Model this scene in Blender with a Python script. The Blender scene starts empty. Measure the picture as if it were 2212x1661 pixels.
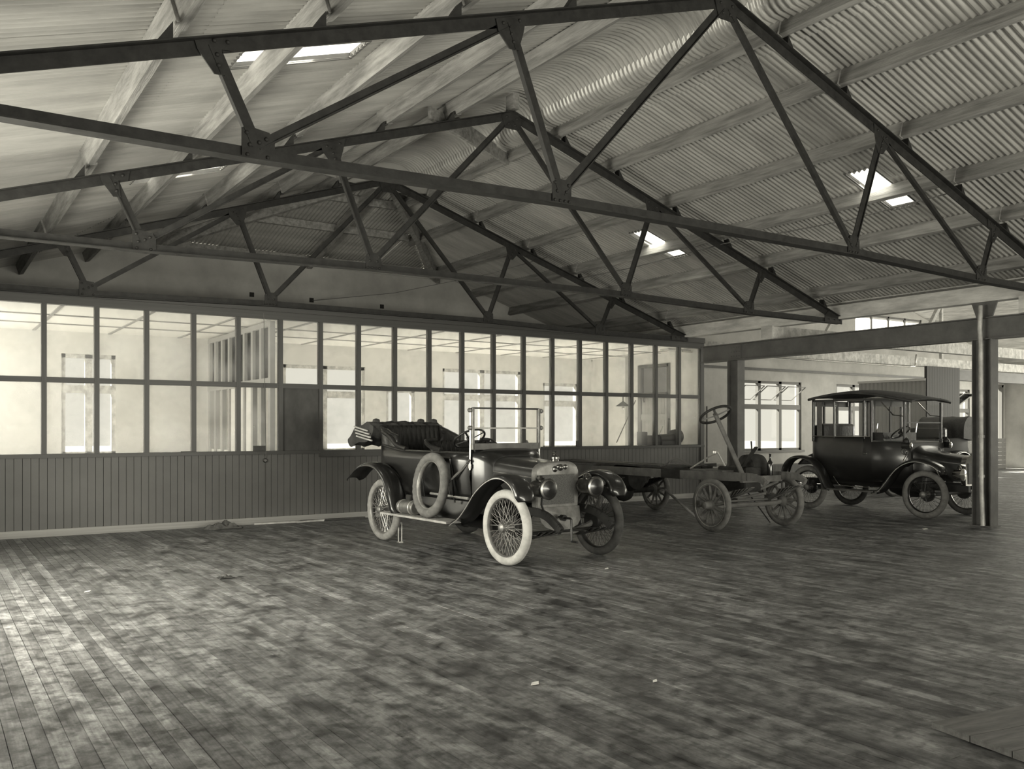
import bpy, bmesh, math, random
from mathutils import Vector, Matrix
R = random.Random(7)
PI = math.pi
sc = bpy.context.scene
COL = sc.collection
# ------------------------------------------------------------------ camera, world, light, exposure
F_PX, YAW = 1916.1, 0.5859
cd = bpy.data.cameras.new('camera'); cam = bpy.data.objects.new('camera', cd); COL.objects.link(cam)
cam.location = (0, 0, 1.5); cam.rotation_euler = (PI/2, 0, -YAW)
cd.sensor_width = 36; cd.lens = F_PX*36/2212; cd.shift_y = 93.7/2212; cd.clip_start = .05; cd.clip_end = 300
sc.camera = cam
sc.view_settings.view_transform = 'Standard'; sc.view_settings.look = 'None'
sc.view_settings.gamma = 1; sc.view_settings.use_curve_mapping = False
sc.view_settings.exposure = 0.3
LT = (1.0, .968, .83)
w = bpy.data.worlds.new('overcast_sky'); sc.world = w; w.use_nodes = True
bg = w.node_tree.nodes['Background']; bg.inputs[0].default_value = (*LT, 1); bg.inputs[1].default_value = .635
sc.cycles.max_bounces = 8; sc.cycles.diffuse_bounces = 5; sc.cycles.transparent_max_bounces = 16
sc.cycles.caustics_reflective = False; sc.cycles.caustics_refractive = False
sc.cycles.use_denoising = True; sc.cycles.sample_clamp_indirect = 4
def area(name, loc, direction, sx, sy, L):
    """daylight set at an opening: radiance L over sx by sy metres"""
    l = bpy.data.lights.new(name, 'AREA'); l.shape = 'RECTANGLE'; l.size = sx; l.size_y = sy
    l.energy = L*PI*sx*sy; l.color = LT
    o = bpy.data.objects.new(name, l); COL.objects.link(o); o.location = loc
    o.rotation_euler = Vector(direction).to_track_quat('-Z', 'Y').to_euler()
    return o
XL, XC, XG, Y0 = -0.60, 6.534, 13.5, -5.0           # left wall, ridge, girder line, street wall
YW, YG, XF = 13.735, 17.61, 34.0                    # glazed partition, gable wall, far right wall
area('added_fill_street_side', (7.0, Y0-.15, .85), (0, 1, .35), 11.0, 1.5, 17.0)  # added fill behind the camera, low and tilted up to bring out the corrugation
area('daylight_left_window', (XL-.12, 8.0, 1.75), (1, 0, -.15), 4.2, 1.7, 19.0)
area('daylight_office_window', (XL-.12, 15.7, 2.0), (1, 0, -.1), 2.6, 1.6, 9.0)
area('daylight_annexe_window', (XF+.12, 8.0, 2.2), (-1, 0, -.1), 12.0, 2.4, 15.0)
area('daylight_annexe_roof', (24, 9.5, 6.4), (0, 0, -1), 9.0, 3.0, 3.0)
sd = bpy.data.lights.new('sun', 'SUN'); sd.energy = 40; sd.angle = math.radians(6); sd.color = LT
so = bpy.data.objects.new('sun', sd); COL.objects.link(so); so.rotation_euler = Vector((.18, -1, -.80)).to_track_quat('-Z', 'Y').to_euler()
for xx_, yy_, zz_ in ((2.77, 7.55, 4.81), (2.77, 11.93, 4.81), (10.65, 7.12, 4.70), (10.65, 11.41, 4.70)):
    s_ = 1 if xx_ < XC else -1
    area('daylight_skylight', (xx_, yy_, zz_), (s_*.3, 0, -1), 1.1, .41, 14.0).data.size = 1.1
# ------------------------------------------------------------------ materials
MATS = {}
def mat(name, v=.2, rough=.6, metal=0., coat=0., noise=0., nscale=6., vec='Object', stretch=(1, 1, 1), bump=0., bscale=40., tint=None, spec=.5, dark=None, lo=.35, hi=.65):
    m = bpy.data.materials.new(name); m.use_nodes = True; nt = m.node_tree; N = nt.nodes; Lk = nt.links
    b = N['Principled BSDF']
    c = (v, v*.985, v*.945, 1) if tint is None else (*tint, 1)
    b.inputs['Base Color'].default_value = c; b.inputs['Roughness'].default_value = rough
    b.inputs['Metallic'].default_value = metal; b.inputs['Coat Weight'].default_value = coat
    b.inputs['Coat Roughness'].default_value = .13; b.inputs['Specular IOR Level'].default_value = spec
    if noise or bump:
        if vec == 'Position':
            g = N.new('ShaderNodeNewGeometry'); src = g.outputs['Position']
        else:
            g = N.new('ShaderNodeTexCoord'); src = g.outputs['Object']
        mp = N.new('ShaderNodeMapping'); mp.inputs['Scale'].default_value = stretch; Lk.new(src, mp.inputs[0])
        if noise:
            n = N.new('ShaderNodeTexNoise'); n.inputs['Scale'].default_value = nscale; n.inputs['Detail'].default_value = 5; n.inputs['Roughness'].default_value = .65
            Lk.new(mp.outputs[0], n.inputs['Vector'])
            r = N.new('ShaderNodeValToRGB'); a = v*(1-noise) if dark is None else dark; z = v*(1+noise*.6)
            r.color_ramp.elements[0].position = lo; r.color_ramp.elements[1].position = hi
            r.color_ramp.elements[0].color = (a, a*.985, a*.945, 1); r.color_ramp.elements[1].color = (z, z*.985, z*.945, 1)
            Lk.new(n.outputs['Fac'], r.inputs[0]); Lk.new(r.outputs[0], b.inputs['Base Color'])
        if bump:
            n2 = N.new('ShaderNodeTexNoise'); n2.inputs['Scale'].default_value = bscale; n2.inputs['Detail'].default_value = 4
            Lk.new(mp.outputs[0], n2.inputs['Vector'])
            bp = N.new('ShaderNodeBump'); bp.inputs['Strength'].default_value = bump; bp.inputs['Distance'].default_value = .01
            Lk.new(n2.outputs['Fac'], bp.inputs['Height']); Lk.new(bp.outputs[0], b.inputs['Normal'])
    MATS[name] = m
    return m
mat('steel', .030, .6, spec=.25, noise=.35, nscale=9, bump=.15)
mat('girder_paint', .10, .5, noise=.3, nscale=3)
mat('corrugated_iron', .46, .42, metal=.3, noise=.2, nscale=1.6, vec='Position', stretch=(.4, 3, 1))
mat('purlin_wood', .26, .8, noise=.4, nscale=3.2, stretch=(5, .5, 5), bump=.5, bscale=18)
mat('white_wood', .55, .8, noise=.35, nscale=2.2, stretch=(4, .6, 3), bump=.5, bscale=14)
mat('plaster', .42, .9, noise=.22, nscale=.9, vec='Position', bump=.25, bscale=30)
mat('office_plaster', .64, .9, noise=.08, nscale=1.2, vec='Position')
mat('office_ceiling', .85, .9)
mat('office_batten', .32, .8)
mat('annexe_wall', .50, .85, noise=.16, nscale=1.4, vec='Position')
mat('beadboard', .105, .5, noise=.16, nscale=1.3, vec='Position', stretch=(.8, .8, .8))
mat('partition_paint', .055, .45, noise=.2, nscale=5)
mat('partition_dark', .06, .6, noise=.35, nscale=2.0)
mat('skirting', .33, .7, noise=.2, nscale=3)
mat('groove', .02, .9)
mat('black_paint', .014, .3, coat=.5, noise=.3, nscale=5)
mat('black_metal', .02, .4, noise=.4, nscale=8)
mat('bonnet_paint', .02, .28, coat=.6, noise=.25, nscale=5)
mat('brass', .20, .28, metal=1., noise=.4, nscale=12)
mat('brass_dull', .24, .45, metal=.6, noise=.3, nscale=9)
mat('chrome', .6, .12, metal=1.)
mat('bright_metal', .55, .35, metal=.6, noise=.3, nscale=10)
mat('radiator_core', .10, .6, noise=.5, nscale=90)
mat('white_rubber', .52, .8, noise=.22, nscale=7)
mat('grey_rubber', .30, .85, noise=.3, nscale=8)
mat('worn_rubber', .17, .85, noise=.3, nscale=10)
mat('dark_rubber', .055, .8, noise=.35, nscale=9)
mat('leather', .022, .28, noise=.3, nscale=14, bump=.3, bscale=25)
mat('hood_canvas', .045, .7, noise=.5, nscale=5, bump=.4)
mat('pale_wood', .48, .6, noise=.3, nscale=5)
mat('running_board', .42, .6, noise=.3, nscale=5)
mat('chassis_paint', .15, .6, noise=.35, nscale=5)
mat('chassis_dark', .04, .75, spec=.2, noise=.4, nscale=6)
mat('spoke_wood', .20, .6, noise=.35, nscale=9)
mat('dark_board', .05, .6, noise=.45, nscale=2, stretch=(3, 3, .4))
mat('mid_board', .12, .6, noise=.4, nscale=2, stretch=(3, 3, .4))
mat('bottle_glass', .012, .12, coat=.5)
mat('cloth', .11, .95, noise=.6, nscale=9, bump=.8, bscale=14)
mat('paper', .75, .9)
mat('rope', .12, .9)
mat('lamp_enamel', .5, .5)
mat('earth', .07, .95)
def glass(name, fac, rough=.02, haze=0., c=1.0):
    m = bpy.data.materials.new(name); m.use_nodes = True; nt = m.node_tree; N = nt.nodes; Lk = nt.links; N.clear()
    t = N.new('ShaderNodeBsdfTransparent'); t.inputs[0].default_value = (c, c, c, 1)
    g = N.new('ShaderNodeBsdfGlossy'); g.inputs['Roughness'].default_value = rough
    lw = N.new('ShaderNodeLayerWeight'); lw.inputs[0].default_value = fac
    x = N.new('ShaderNodeMixShader'); Lk.new(lw.outputs['Fresnel'], x.inputs[0]); Lk.new(t.outputs[0], x.inputs[1]); Lk.new(g.outputs[0], x.inputs[2])
    last = x
    if haze:
        d = N.new('ShaderNodeBsdfDiffuse'); d.inputs[0].default_value = (.8, .8, .8, 1)
        tl = N.new('ShaderNodeBsdfTranslucent'); tl.inputs[0].default_value = (.85, .85, .85, 1)
        ad = N.new('ShaderNodeMixShader'); ad.inputs[0].default_value = .6
        Lk.new(d.outputs[0], ad.inputs[1]); Lk.new(tl.outputs[0], ad.inputs[2])
        ge = N.new('ShaderNodeNewGeometry'); n = N.new('ShaderNodeTexNoise'); n.inputs['Scale'].default_value = 1.4; n.inputs['Detail'].default_value = 6
        Lk.new(ge.outputs['Position'], n.inputs['Vector'])
        mr = N.new('ShaderNodeMapRange'); mr.inputs[1].default_value = .42; mr.inputs[2].default_value = .75; mr.inputs[3].default_value = haze*.25; mr.inputs[4].default_value = haze*1.6
        Lk.new(n.outputs['Fac'], mr.inputs[0])
        y = N.new('ShaderNodeMixShader'); Lk.new(mr.outputs[0], y.inputs[0]); Lk.new(x.outputs[0], y.inputs[1]); Lk.new(ad.outputs[0], y.inputs[2])
        last = y
    o = N.new('ShaderNodeOutputMaterial'); Lk.new(last.outputs[0], o.inputs[0])
    MATS[name] = m
glass('window_glass', .05)
glass('partition_glass', .06, haze=.18)
glass('car_glass', .12)
glass('skylight_glass', .05, haze=9.0)
def floor_mat():
    m = bpy.data.materials.new('floor_wood'); m.use_nodes = True; nt = m.node_tree; N = nt.nodes; Lk = nt.links
    b = N['Principled BSDF']; g = N.new('ShaderNodeNewGeometry'); sx = N.new('ShaderNodeSeparateXYZ'); Lk.new(g.outputs['Position'], sx.inputs[0])
    def math_(op, a, c=None):
        n = N.new('ShaderNodeMath'); n.operation = op
        for i, q in enumerate((a, c)):
            if q is None: continue
            if hasattr(q, 'is_linked'): Lk.new(q, n.inputs[i])
            else: n.inputs[i].default_value = q
        return n.outputs[0]
    col = math_('FLOOR', math_('DIVIDE', math_('ADD', sx.outputs[0], .6), BW))
    wn = N.new('ShaderNodeTexWhiteNoise'); wn.noise_dimensions = '1D'; Lk.new(col, wn.inputs['W'])
    # long grain streaks along each board, shifted from board to board
    cb = N.new('ShaderNodeCombineXYZ'); Lk.new(math_('MULTIPLY', sx.outputs[0], 26.), cb.inputs[0]); Lk.new(math_('MULTIPLY', sx.outputs[1], 1.1), cb.inputs[1]); Lk.new(math_('MULTIPLY', wn.outputs[0], 40.), cb.inputs[2])
    gr = N.new('ShaderNodeTexNoise'); gr.inputs['Scale'].default_value = 1.6; gr.inputs['Detail'].default_value = 7; gr.inputs['Roughness'].default_value = .7; Lk.new(cb.outputs[0], gr.inputs['Vector'])
    st = N.new('ShaderNodeTexNoise'); st.inputs['Scale'].default_value = 3.2; st.inputs['Detail'].default_value = 8; st.inputs['Roughness'].default_value = .72; st.inputs['Distortion'].default_value = .4
    mp = N.new('ShaderNodeMapping'); mp.inputs['Scale'].default_value = (1.3, .8, 1); Lk.new(g.outputs['Position'], mp.inputs[0]); Lk.new(mp.outputs[0], st.inputs['Vector'])
    sp = N.new('ShaderNodeTexNoise'); sp.inputs['Scale'].default_value = 11; sp.inputs['Detail'].default_value = 5; sp.inputs['Roughness'].default_value = .6; Lk.new(g.outputs['Position'], sp.inputs['Vector'])
    rs = N.new('ShaderNodeMapRange'); rs.inputs[1].default_value = .38; rs.inputs[2].default_value = .62; rs.inputs[3].default_value = .30; rs.inputs[4].default_value = 1.55; Lk.new(st.outputs['Fac'], rs.inputs[0])
    rg = N.new('ShaderNodeMapRange'); rg.inputs[1].default_value = .3; rg.inputs[2].default_value = .7; rg.inputs[3].default_value = .62; rg.inputs[4].default_value = 1.35; Lk.new(gr.outputs['Fac'], rg.inputs[0])
    rp = N.new('ShaderNodeMapRange'); rp.inputs[1].default_value = .34; rp.inputs[2].default_value = .54; rp.inputs[3].default_value = .35; rp.inputs[4].default_value = 1.05; Lk.new(sp.outputs['Fac'], rp.inputs[0])
    rb = N.new('ShaderNodeMapRange'); rb.inputs[3].default_value = .635; rb.inputs[4].default_value = 1.22; Lk.new(wn.outputs[0], rb.inputs[0])
    v = math_('MULTIPLY', math_('MULTIPLY', rs.outputs[0], rg.outputs[0]), math_('MULTIPLY', rp.outputs[0], rb.outputs[0]))
    v = math_('MULTIPLY', v, FLOOR_V)
    cc = N.new('ShaderNodeCombineColor'); [Lk.new(v, cc.inputs[i]) for i in range(3)]
    Lk.new(cc.outputs[0], b.inputs['Base Color'])
    rr = N.new('ShaderNodeMapRange'); rr.inputs[1].default_value = .35; rr.inputs[2].default_value = .65; rr.inputs[3].default_value = .36; rr.inputs[4].default_value = .55; Lk.new(st.outputs['Fac'], rr.inputs[0]); Lk.new(rr.outputs[0], b.inputs['Roughness'])
    b.inputs['Specular IOR Level'].default_value = .3
    bp = N.new('ShaderNodeBump'); bp.inputs['Strength'].default_value = .35; bp.inputs['Distance'].default_value = .004
    Lk.new(gr.outputs['Fac'], bp.inputs['Height']); Lk.new(bp.outputs[0], b.inputs['Normal'])
    MATS['floor_wood'] = m
BW = .0845; FLOOR_V = .20
floor_mat()
# ------------------------------------------------------------------ helpers
class MB:
    def __init__(s): s.v = []; s.f = []; s.sm = []
    def add(s, vs, fs, smooth=False):
        n = len(s.v); s.v += [tuple(v) for v in vs]; s.f += [tuple(i+n for i in f) for f in fs]; s.sm += [smooth]*len(fs); return s
    def box(s, c, d, M=None):
        x, y, z = [q/2 for q in d]
        vs = [Vector((a*x, b*y, e*z)) for a in (-1, 1) for b in (-1, 1) for e in (-1, 1)]
        if M is not None: vs = [M @ v for v in vs]
        vs = [v+Vector(c) for v in vs]
        return s.add(vs, [(0, 1, 3, 2), (4, 6, 7, 5), (0, 4, 5, 1), (2, 3, 7, 6), (0, 2, 6, 4), (1, 5, 7, 3)])
    def bb(s, a, b):
        return s.box([(p+q)/2 for p, q in zip(a, b)], [abs(q-p) for p, q in zip(a, b)])
    def bar(s, a, b, wd, ht, up=(0, 0, 1)):
        a = Vector(a); b = Vector(b); d = b-a; L = d.length; d.normalize(); u = Vector(up)
        y = u.cross(d)
        if y.length < 1e-5: y = Vector((0, 1, 0)).cross(d)
        y.normalize(); z = d.cross(y)
        M = Matrix((d, y, z)).transposed()
        return s.box((a+b)/2, (L, wd, ht), M)
    def tube(s, pts, r, n=8, closed=False, cap=True):
        pts = [Vector(p) for p in pts]; m = len(pts); rr = r if isinstance(r, (list, tuple)) else [r]*m
        vs = []; prev = None
        for i, p in enumerate(pts):
            if closed: t = pts[(i+1) % m]-pts[i-1]
            else: t = pts[min(i+1, m-1)]-pts[max(i-1, 0)]
            t.normalize()
            if prev is None:
                a = Vector((0, 0, 1)) if abs(t.z) < .9 else Vector((1, 0, 0)); u = t.cross(a).normalized()
            else:
                u = prev-t*prev.dot(t); u.normalize()
            prev = u; w_ = t.cross(u)
            vs += [p+(u*math.cos(2*PI*k/n)+w_*math.sin(2*PI*k/n))*rr[i] for k in range(n)]
        fs = []
        for i in range(m if closed else m-1):
            j = (i+1) % m
            fs += [(i*n+k, i*n+(k+1) % n, j*n+(k+1) % n, j*n+k) for k in range(n)]
        if cap and not closed: fs += [tuple(range(n))[::-1], tuple((m-1)*n+k for k in range(n))]
        return s.add(vs, fs, True)
    def lathe(s, prof, c=(0, 0, 0), axis=(0, 0, 1), n=24, cap=True):
        """prof: (radius, height along axis)"""
        ax = Vector(axis).normalized(); a = Vector((1, 0, 0)) if abs(ax.x) < .9 else Vector((0, 1, 0)); u = ax.cross(a).normalized(); w_ = ax.cross(u); c = Vector(c)
        vs = [c+ax*h_+(u*math.cos(2*PI*k/n)+w_*math.sin(2*PI*k/n))*r_ for r_, h_ in prof for k in range(n)]
        fs = [(i*n+k, i*n+(k+1) % n, (i+1)*n+(k+1) % n, (i+1)*n+k) for i in range(len(prof)-1) for k in range(n)]
        if cap: fs += [tuple(range(n))[::-1], tuple((len(prof)-1)*n+k for k in range(n))]
        return s.add(vs, fs, True)
    def torus(s, c, axis, R_, r_, n=48, m=12, sy=1.0, tread=0):
        ax = Vector(axis).normalized(); a = Vector((0, 0, 1)) if abs(ax.z) < .9 else Vector((1, 0, 0)); u = ax.cross(a).normalized(); w_ = ax.cross(u); c = Vector(c); vs = []
        for i in range(n):
            d = u*math.cos(2*PI*i/n)+w_*math.sin(2*PI*i/n)
            for k in range(m):
                t = 2*PI*k/m; q = r_*(1+(tread if (i % 2 and abs(t) < 1.0 or i % 2 and t > 5.3) else 0))
                vs.append(c+d*(R_+q*math.cos(t))+ax*(q*sy*math.sin(t)))
        fs = [(i*m+k, ((i+1) % n)*m+k, ((i+1) % n)*m+(k+1) % m, i*m+(k+1) % m) for i in range(n) for k in range(m)]
        return s.add(vs, fs, True)
    def grid(s, rows, smooth=True, close=False):
        n = len(rows[0]); vs = [p for r in rows for p in r]
        fs = [(i*n+k, i*n+(k+1) % n, (i+1)*n+(k+1) % n, (i+1)*n+k) for i in range(len(rows)-1) for k in range(n if close else n-1)]
        return s.add(vs, fs, smooth)
    def prism(s, pts, d):
        """planar polygon extruded by d"""
        pts = [Vector(p) for p in pts]; d = Vector(d); n = len(pts)
        return s.add(pts+[p+d for p in pts], [tuple(range(n)), tuple(range(2*n-1, n-1, -1))]+[(k, k+n, (k+1) % n+n, (k+1) % n) for k in range(n)])
    def mesh(s, name, m):
        me = bpy.data.meshes.new(name); me.from_pydata(s.v, [], s.f); me.materials.append(MATS[m])
        me.polygons.foreach_set('use_smooth', s.sm)
        bm = bmesh.new(); bm.from_mesh(me); bmesh.ops.recalc_face_normals(bm, faces=bm.faces); bm.to_mesh(me); bm.free()
        if any(s.sm) and not all(s.sm) or any(s.sm):
            try: me.set_sharp_from_angle(angle=.75)
            except Exception: pass
        me.update(); return me
    def build(s, name, m, parent=None, loc=None, solid=0, bevel=0):
        o = bpy.data.objects.new(name, s.mesh(name, m)); COL.objects.link(o)
        if parent is not None: o.parent = parent
        if loc is not None: o.location = loc
        if solid:
            q = o.modifiers.new('thickness', 'SOLIDIFY'); q.thickness = solid; q.offset = 0
        if bevel:
            q = o.modifiers.new('edges', 'BEVEL'); q.width = bevel; q.segments = 2; q.limit_method = 'ANGLE'
        return o
def tag(o, label=None, cat=None, group=None, kind=None):
    if label: o['label'] = label
    if cat: o['category'] = cat
    if group: o['group'] = group
    if kind: o['kind'] = kind
    return o
def empty(name, loc=(0, 0, 0), rz=0, **k):
    o = bpy.data.objects.new(name, None); COL.objects.link(o); o.location = loc; o.rotation_euler = (0, 0, rz); o.empty_display_size = .2
    return tag(o, **k)
def inst(name, me, parent, loc, scale=(1, 1, 1), rot=(0, 0, 0)):
    o = bpy.data.objects.new(name, me); COL.objects.link(o); o.parent = parent; o.location = loc; o.scale = scale; o.rotation_euler = rot
    return o
UNIT = {}
def unit(m):
    if m not in UNIT: UNIT[m] = MB().box((0, 0, 0), (1, 1, 1)).mesh('board_'+m, m)
    return UNIT[m]
def ubox(name, m, parent, a, b):
    return inst(name, unit(m), parent, [(p+q)/2 for p, q in zip(a, b)], [abs(q-p) for p, q in zip(a, b)])
def bx(name, m, a, b, parent=None): return MB().bb(a, b).build(name, m, parent)
def wall_with_holes(name, m, plane, c0, c1, u0, u1, z0, z1, holes, parent=None):
    """wall normal to `plane` axis between c0 and c1; u = the other horizontal axis; holes (u0,u1,z0,z1)"""
    us = sorted({u0, u1, *[h for H in holes for h in H[:2]]}); zs = sorted({z0, z1, *[h for H in holes for h in H[2:]]})
    mb = MB()
    for i in range(len(us)-1):
        run = None
        for j in range(len(zs)-1):
            cu, cz = (us[i]+us[i+1])/2, (zs[j]+zs[j+1])/2
            if any(H[0] < cu < H[1] and H[2] < cz < H[3] for H in holes): continue
            if plane == 'y': mb.bb((us[i], c0, zs[j]), (us[i+1], c1, zs[j+1]))
            else: mb.bb((c0, us[i], zs[j]), (c1, us[i+1], zs[j+1]))
    return mb.build(name, m, parent)
def roofz(x): return 5.976-.3137*abs(x-XC)
# ------------------------------------------------------------------ floor
fl = bx('floor', 'groove', (XL-.3, Y0, -.16), (XF+.3, YG+.3, -.022)); tag(fl, kind='structure')
boards = []
sY, cY = math.sin(YAW), math.cos(YAW)
def pix(x, y, z):
    d = x*sY+y*cY
    if d < .3: return None
    return 1106+F_PX*(x*cY-y*sY)/d, 924.2-F_PX*(z-1.5)/d
ncol = int((XF-XL)/BW)
for i in range(ncol):
    x = XL+i*BW; y = Y0-R.random()*4; 
    while y < YG:
        L = R.choice((3.0, 3.66, 4.2, 4.9)); y1 = min(y+L, YG); ya = max(y, Y0)
        if y1-ya > .05:
            a = 0
            k = 6
            for j in range(k):
                q = pix(x, ya+(y1-ya)*(j+.5)/k, 0)
                if q and 0 < q[0] < 2212 and q[1] < 1661:
                    d = x*sY+(ya+(y1-ya)*(j+.5)/k)*cY
                    a += (y1-ya)/k/d**3
            boards.append((a, x, ya, y1))
        y = y+L
boards.sort(key=lambda b: -b[0])
rest = MB()
for n, (a, x, ya, y1) in enumerate(boards):
    h = -R.random()*.0016; g = .0026+(R.random()**3)*.004
    A, B = (x+g/2, ya+.0015, -.022), (x+BW-g/2, y1-.0015, h)
    if n < 296: ubox('floor_board', 'floor_wood', fl, A, B)
    else: rest.bb(A, B)
tag(rest.build('floor_boards', 'floor_wood', fl), kind='stuff')
# ------------------------------------------------------------------ shell walls
GZ = lambda x: roofz(x)
# left wall with a run of windows (outside the frame, lights the hall)
wl = wall_with_holes('wall_left', 'plaster', 'x', XL-.2, XL, Y0, YG, -.1, 3.75, [(5.8, 10.2, .9, 2.6), (14.4, 17.0, 1.2, 2.8)]); tag(wl, kind='structure')
for (ya, yb, n) in ((5.8, 10.2, 1), (14.4, 17.0, 2)):
    fr = MB(); k = max(2, round((yb-ya)/1.2))
    for i in range(k+1):
        yy = ya+(yb-ya)*i/k; fr.bb((XL-.12, yy-.03, 1.15), (XL-.05, yy+.03, 2.85))
    for zz in (1.17, 2.2, 2.83): fr.bb((XL-.12, ya, zz-.03), (XL-.05, yb, zz+.03))
    tag(fr.build('window_%d' % (n+3), 'partition_paint'), kind='structure')
wf = wall_with_holes('wall_front', 'plaster', 'y', Y0-.2, Y0, XL-.2, XF, -.1, 6.2, [(1.4, 12.6, 0.0, 3.0)]); tag(wf, kind='structure')
# gable wall behind the office, cut off below the half hip
gw = MB()
xs = [XL, 4.05, 9.02, XG+.3]
HT = 5.06
gw.prism([(XL-.2, YG, 3.235), (XG+.4, YG, 3.235), (XG+.4, YG, roofz(XG+.4)-.02), (9.454, YG, HT), (3.614, YG, HT), (XL-.2, YG, roofz(XL-.2)-.02)], (0, .25, 0))
gwo = gw.build('wall_gable', 'plaster'); tag(gwo, kind='structure')
for x, z in ((5.457, 4.157), (6.70, 4.146), (8.295, 4.133)):
    bx('vent_hole', 'groove', (x-.045, YG-.012, z-.045), (x+.045, YG+.01, z+.045), gwo)
bx('ledge_board', 'plaster', (XL, YG-.03, HT-.22), (9.6, YG, HT-.13), gwo)
# wall behind the annexe and office, Y = YG, below 3.22 (windows)
OH = [(2.05, 2.95, 1.0, 2.83), (6.1, 7.9, 1.0, 2.80), (9.8, 11.95, 1.0, 2.85), (12.6, 13.7, 1.0, 2.6), (8.4, 9.1, .9, 2.35)]
wo = wall_with_holes('wall_back', 'office_plaster', 'y', YG, YG+.25, XL-.2, 14.1, -.1, 3.235, OH); tag(wo, kind='structure')
AW = [(19.5, 22.25, .83, 2.88), (23.95, 26.7, .83, 2.88), (30.1, 31.6, .83, 2.88), (32.2, 33.8, .06, 3.05), (24.9, 28.6, 4.5, 5.2)]
wa = wall_with_holes('wall_right_back', 'annexe_wall', 'y', YG, YG+.25, 14.1, XF, -.1, 6.4, AW); tag(wa, kind='structure')
MB().bb((14.1, YG-.04, 3.18), (XF, YG, 3.25)).build('cornice', 'partition_paint', wa)
wr = wall_with_holes('wall_right', 'annexe_wall', 'x', XF, XF+.25, Y0, YG, -.1, 6.4, [(2.0, 16.8, 1.0, 3.4)]); tag(wr, kind='structure')
MB().tube([(18.15, YG-.06, .1), (18.15, YG-.06, 2.1)], .02, 6).build('pipe', 'girder_paint', wa)
# windows in the back walls
def window(n, x0, x1, z0, z1, cols, trans, open_sashes=False, frame='annexe_frame'):
    f = MB(); y0, y1 = YG+.04, YG+.14; t = .07
    f.bb((x0, y0, z0), (x0+t, y1, z1)); f.bb((x1-t, y0, z0), (x1, y1, z1)); f.bb((x0, y0, z0), (x1, y1, z0+t)); f.bb((x0, y0, z1-t), (x1, y1, z1))
    if trans is not None: f.bb((x0, y0-.02, trans-.07), (x1, y1, trans+.07))
    for i in range(1, cols): xx = x0+(x1-x0)*i/cols; f.bb((xx-.06, y0, z0), (xx+.06, y1, z1))
    w_ = f.build('window_%d' % n, frame); tag(w_, kind='structure')
    bx('window_sill', frame, (x0-.08, YG-.06, z0-.06), (x1+.08, YG+.14, z0), w_)
    for i in range(cols):
        a = x0+(x1-x0)*i/cols+.06; b = x0+(x1-x0)*(i+1)/cols-.06
        ubox('pane', 'window_glass', w_, (a, YG+.085, z0+t), (b, YG+.09, (trans or z1)-.06))
        if trans:
            if open_sashes:
                fr = MB(); zt, zb = z1-.16, trans+.22
                # hopper sash swung inwards about its middle
                p = [(a, YG+.34, zb), (b, YG+.34, zb), (b, YG-.20, zt), (a, YG-.20, zt)]
                for k in range(4): fr.bar(p[k], p[(k+1) % 4], .022, .022)
                s_ = fr.build('open_sash', frame, w_)
                MB().prism(p, (0, .004, .004)).build('pane', 'window_glass', s_)
            else:
                ubox('pane', 'window_glass', w_, (a, YG+.085, trans+.07), (b, YG+.09, z1-t))
mat('annexe_frame', .16, .6)
window(1, *AW[0], 3, 2.12, True)
window(2, *AW[1], 3, 2.12)
window(3, *AW[2], 2, 2.12, True)
for n_, H_, c_, t_ in ((6, OH[0], 2, 2.2), (7, OH[1], 2, 2.2), (8, OH[2], 2, 2.2), (9, OH[3], 1, 2.1), (10, OH[4], 1, None)): window(n_, *H_, c_, t_, frame='white_wood')
w11 = MB()
for i in range(5): xx = 24.9+3.7*i/4; w11.bb((xx-.04, YG+.05, 4.5), (xx+.04, YG+.12, 5.2))
for zz in (4.52, 5.18): w11.bb((24.9, YG+.05, zz-.04), (28.6, YG+.12, zz+.04))
w11 = w11.build('window_11', 'annexe_frame'); tag(w11, kind='structure')
for i in range(4): ubox('pane', 'skylight_glass', w11, (24.94+.925*i, YG+.08, 4.54), (25.78+.925*i, YG+.085, 5.16))
d2 = MB()
for a_ in (32.2, 33.8): d2.bb((a_-.06, YG-.03, 0), (a_+.06, YG+.1, 3.1))
d2.bb((32.14, YG-.03, 3.02), (33.86, YG+.1, 3.12)); tag(d2.build('door_2', 'annexe_frame'), kind='structure')
# ------------------------------------------------------------------ roof
roof = empty('ceiling', kind='structure')
PITCH = .0762; AMP = .015
def corr_mesh(y0, y1, path, xs_of_y=None, zoff=0.):
    """corrugated sheet, ridges run along path [(x,z),...] and the waves along y"""
    n = max(6, round((y1-y0)/PITCH*8)); rows = []
    for i in range(n+1):
        y = y0+(y1-y0)*i/n; dz = AMP*math.cos(2*PI*y/PITCH)+zoff
        rows.append([(x, y, z+dz) for x, z in path])
    return rows
def sheet(y0, y1, path, m='corrugated_iron', name='roof_sheet'):
    o = MB().grid(corr_mesh(y0, y1, path)).build(name, m, roof); return o
def line(xa, xb, k=1, dz=0.): return [(xa+(xb-xa)*i/k, roofz(xa+(xb-xa)*i/k)+dz) for i in range(k+1)]
RIDGE = [(5.35, roofz(5.35)), (5.75, 5.745), (6.05, 5.85), (6.3, 5.945), (6.5, 6.0), (6.68, 6.015), (6.84, 5.995), (6.96, 5.935), (7.04, 5.85)]
RIDGE2 = [(6.90, 6.00), (6.99, 5.945), (7.045, 5.865), (7.075, 5.79), (7.12, 5.745), (7.2, 5.705), (7.35, 5.69), (7.7, 5.60)]
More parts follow.
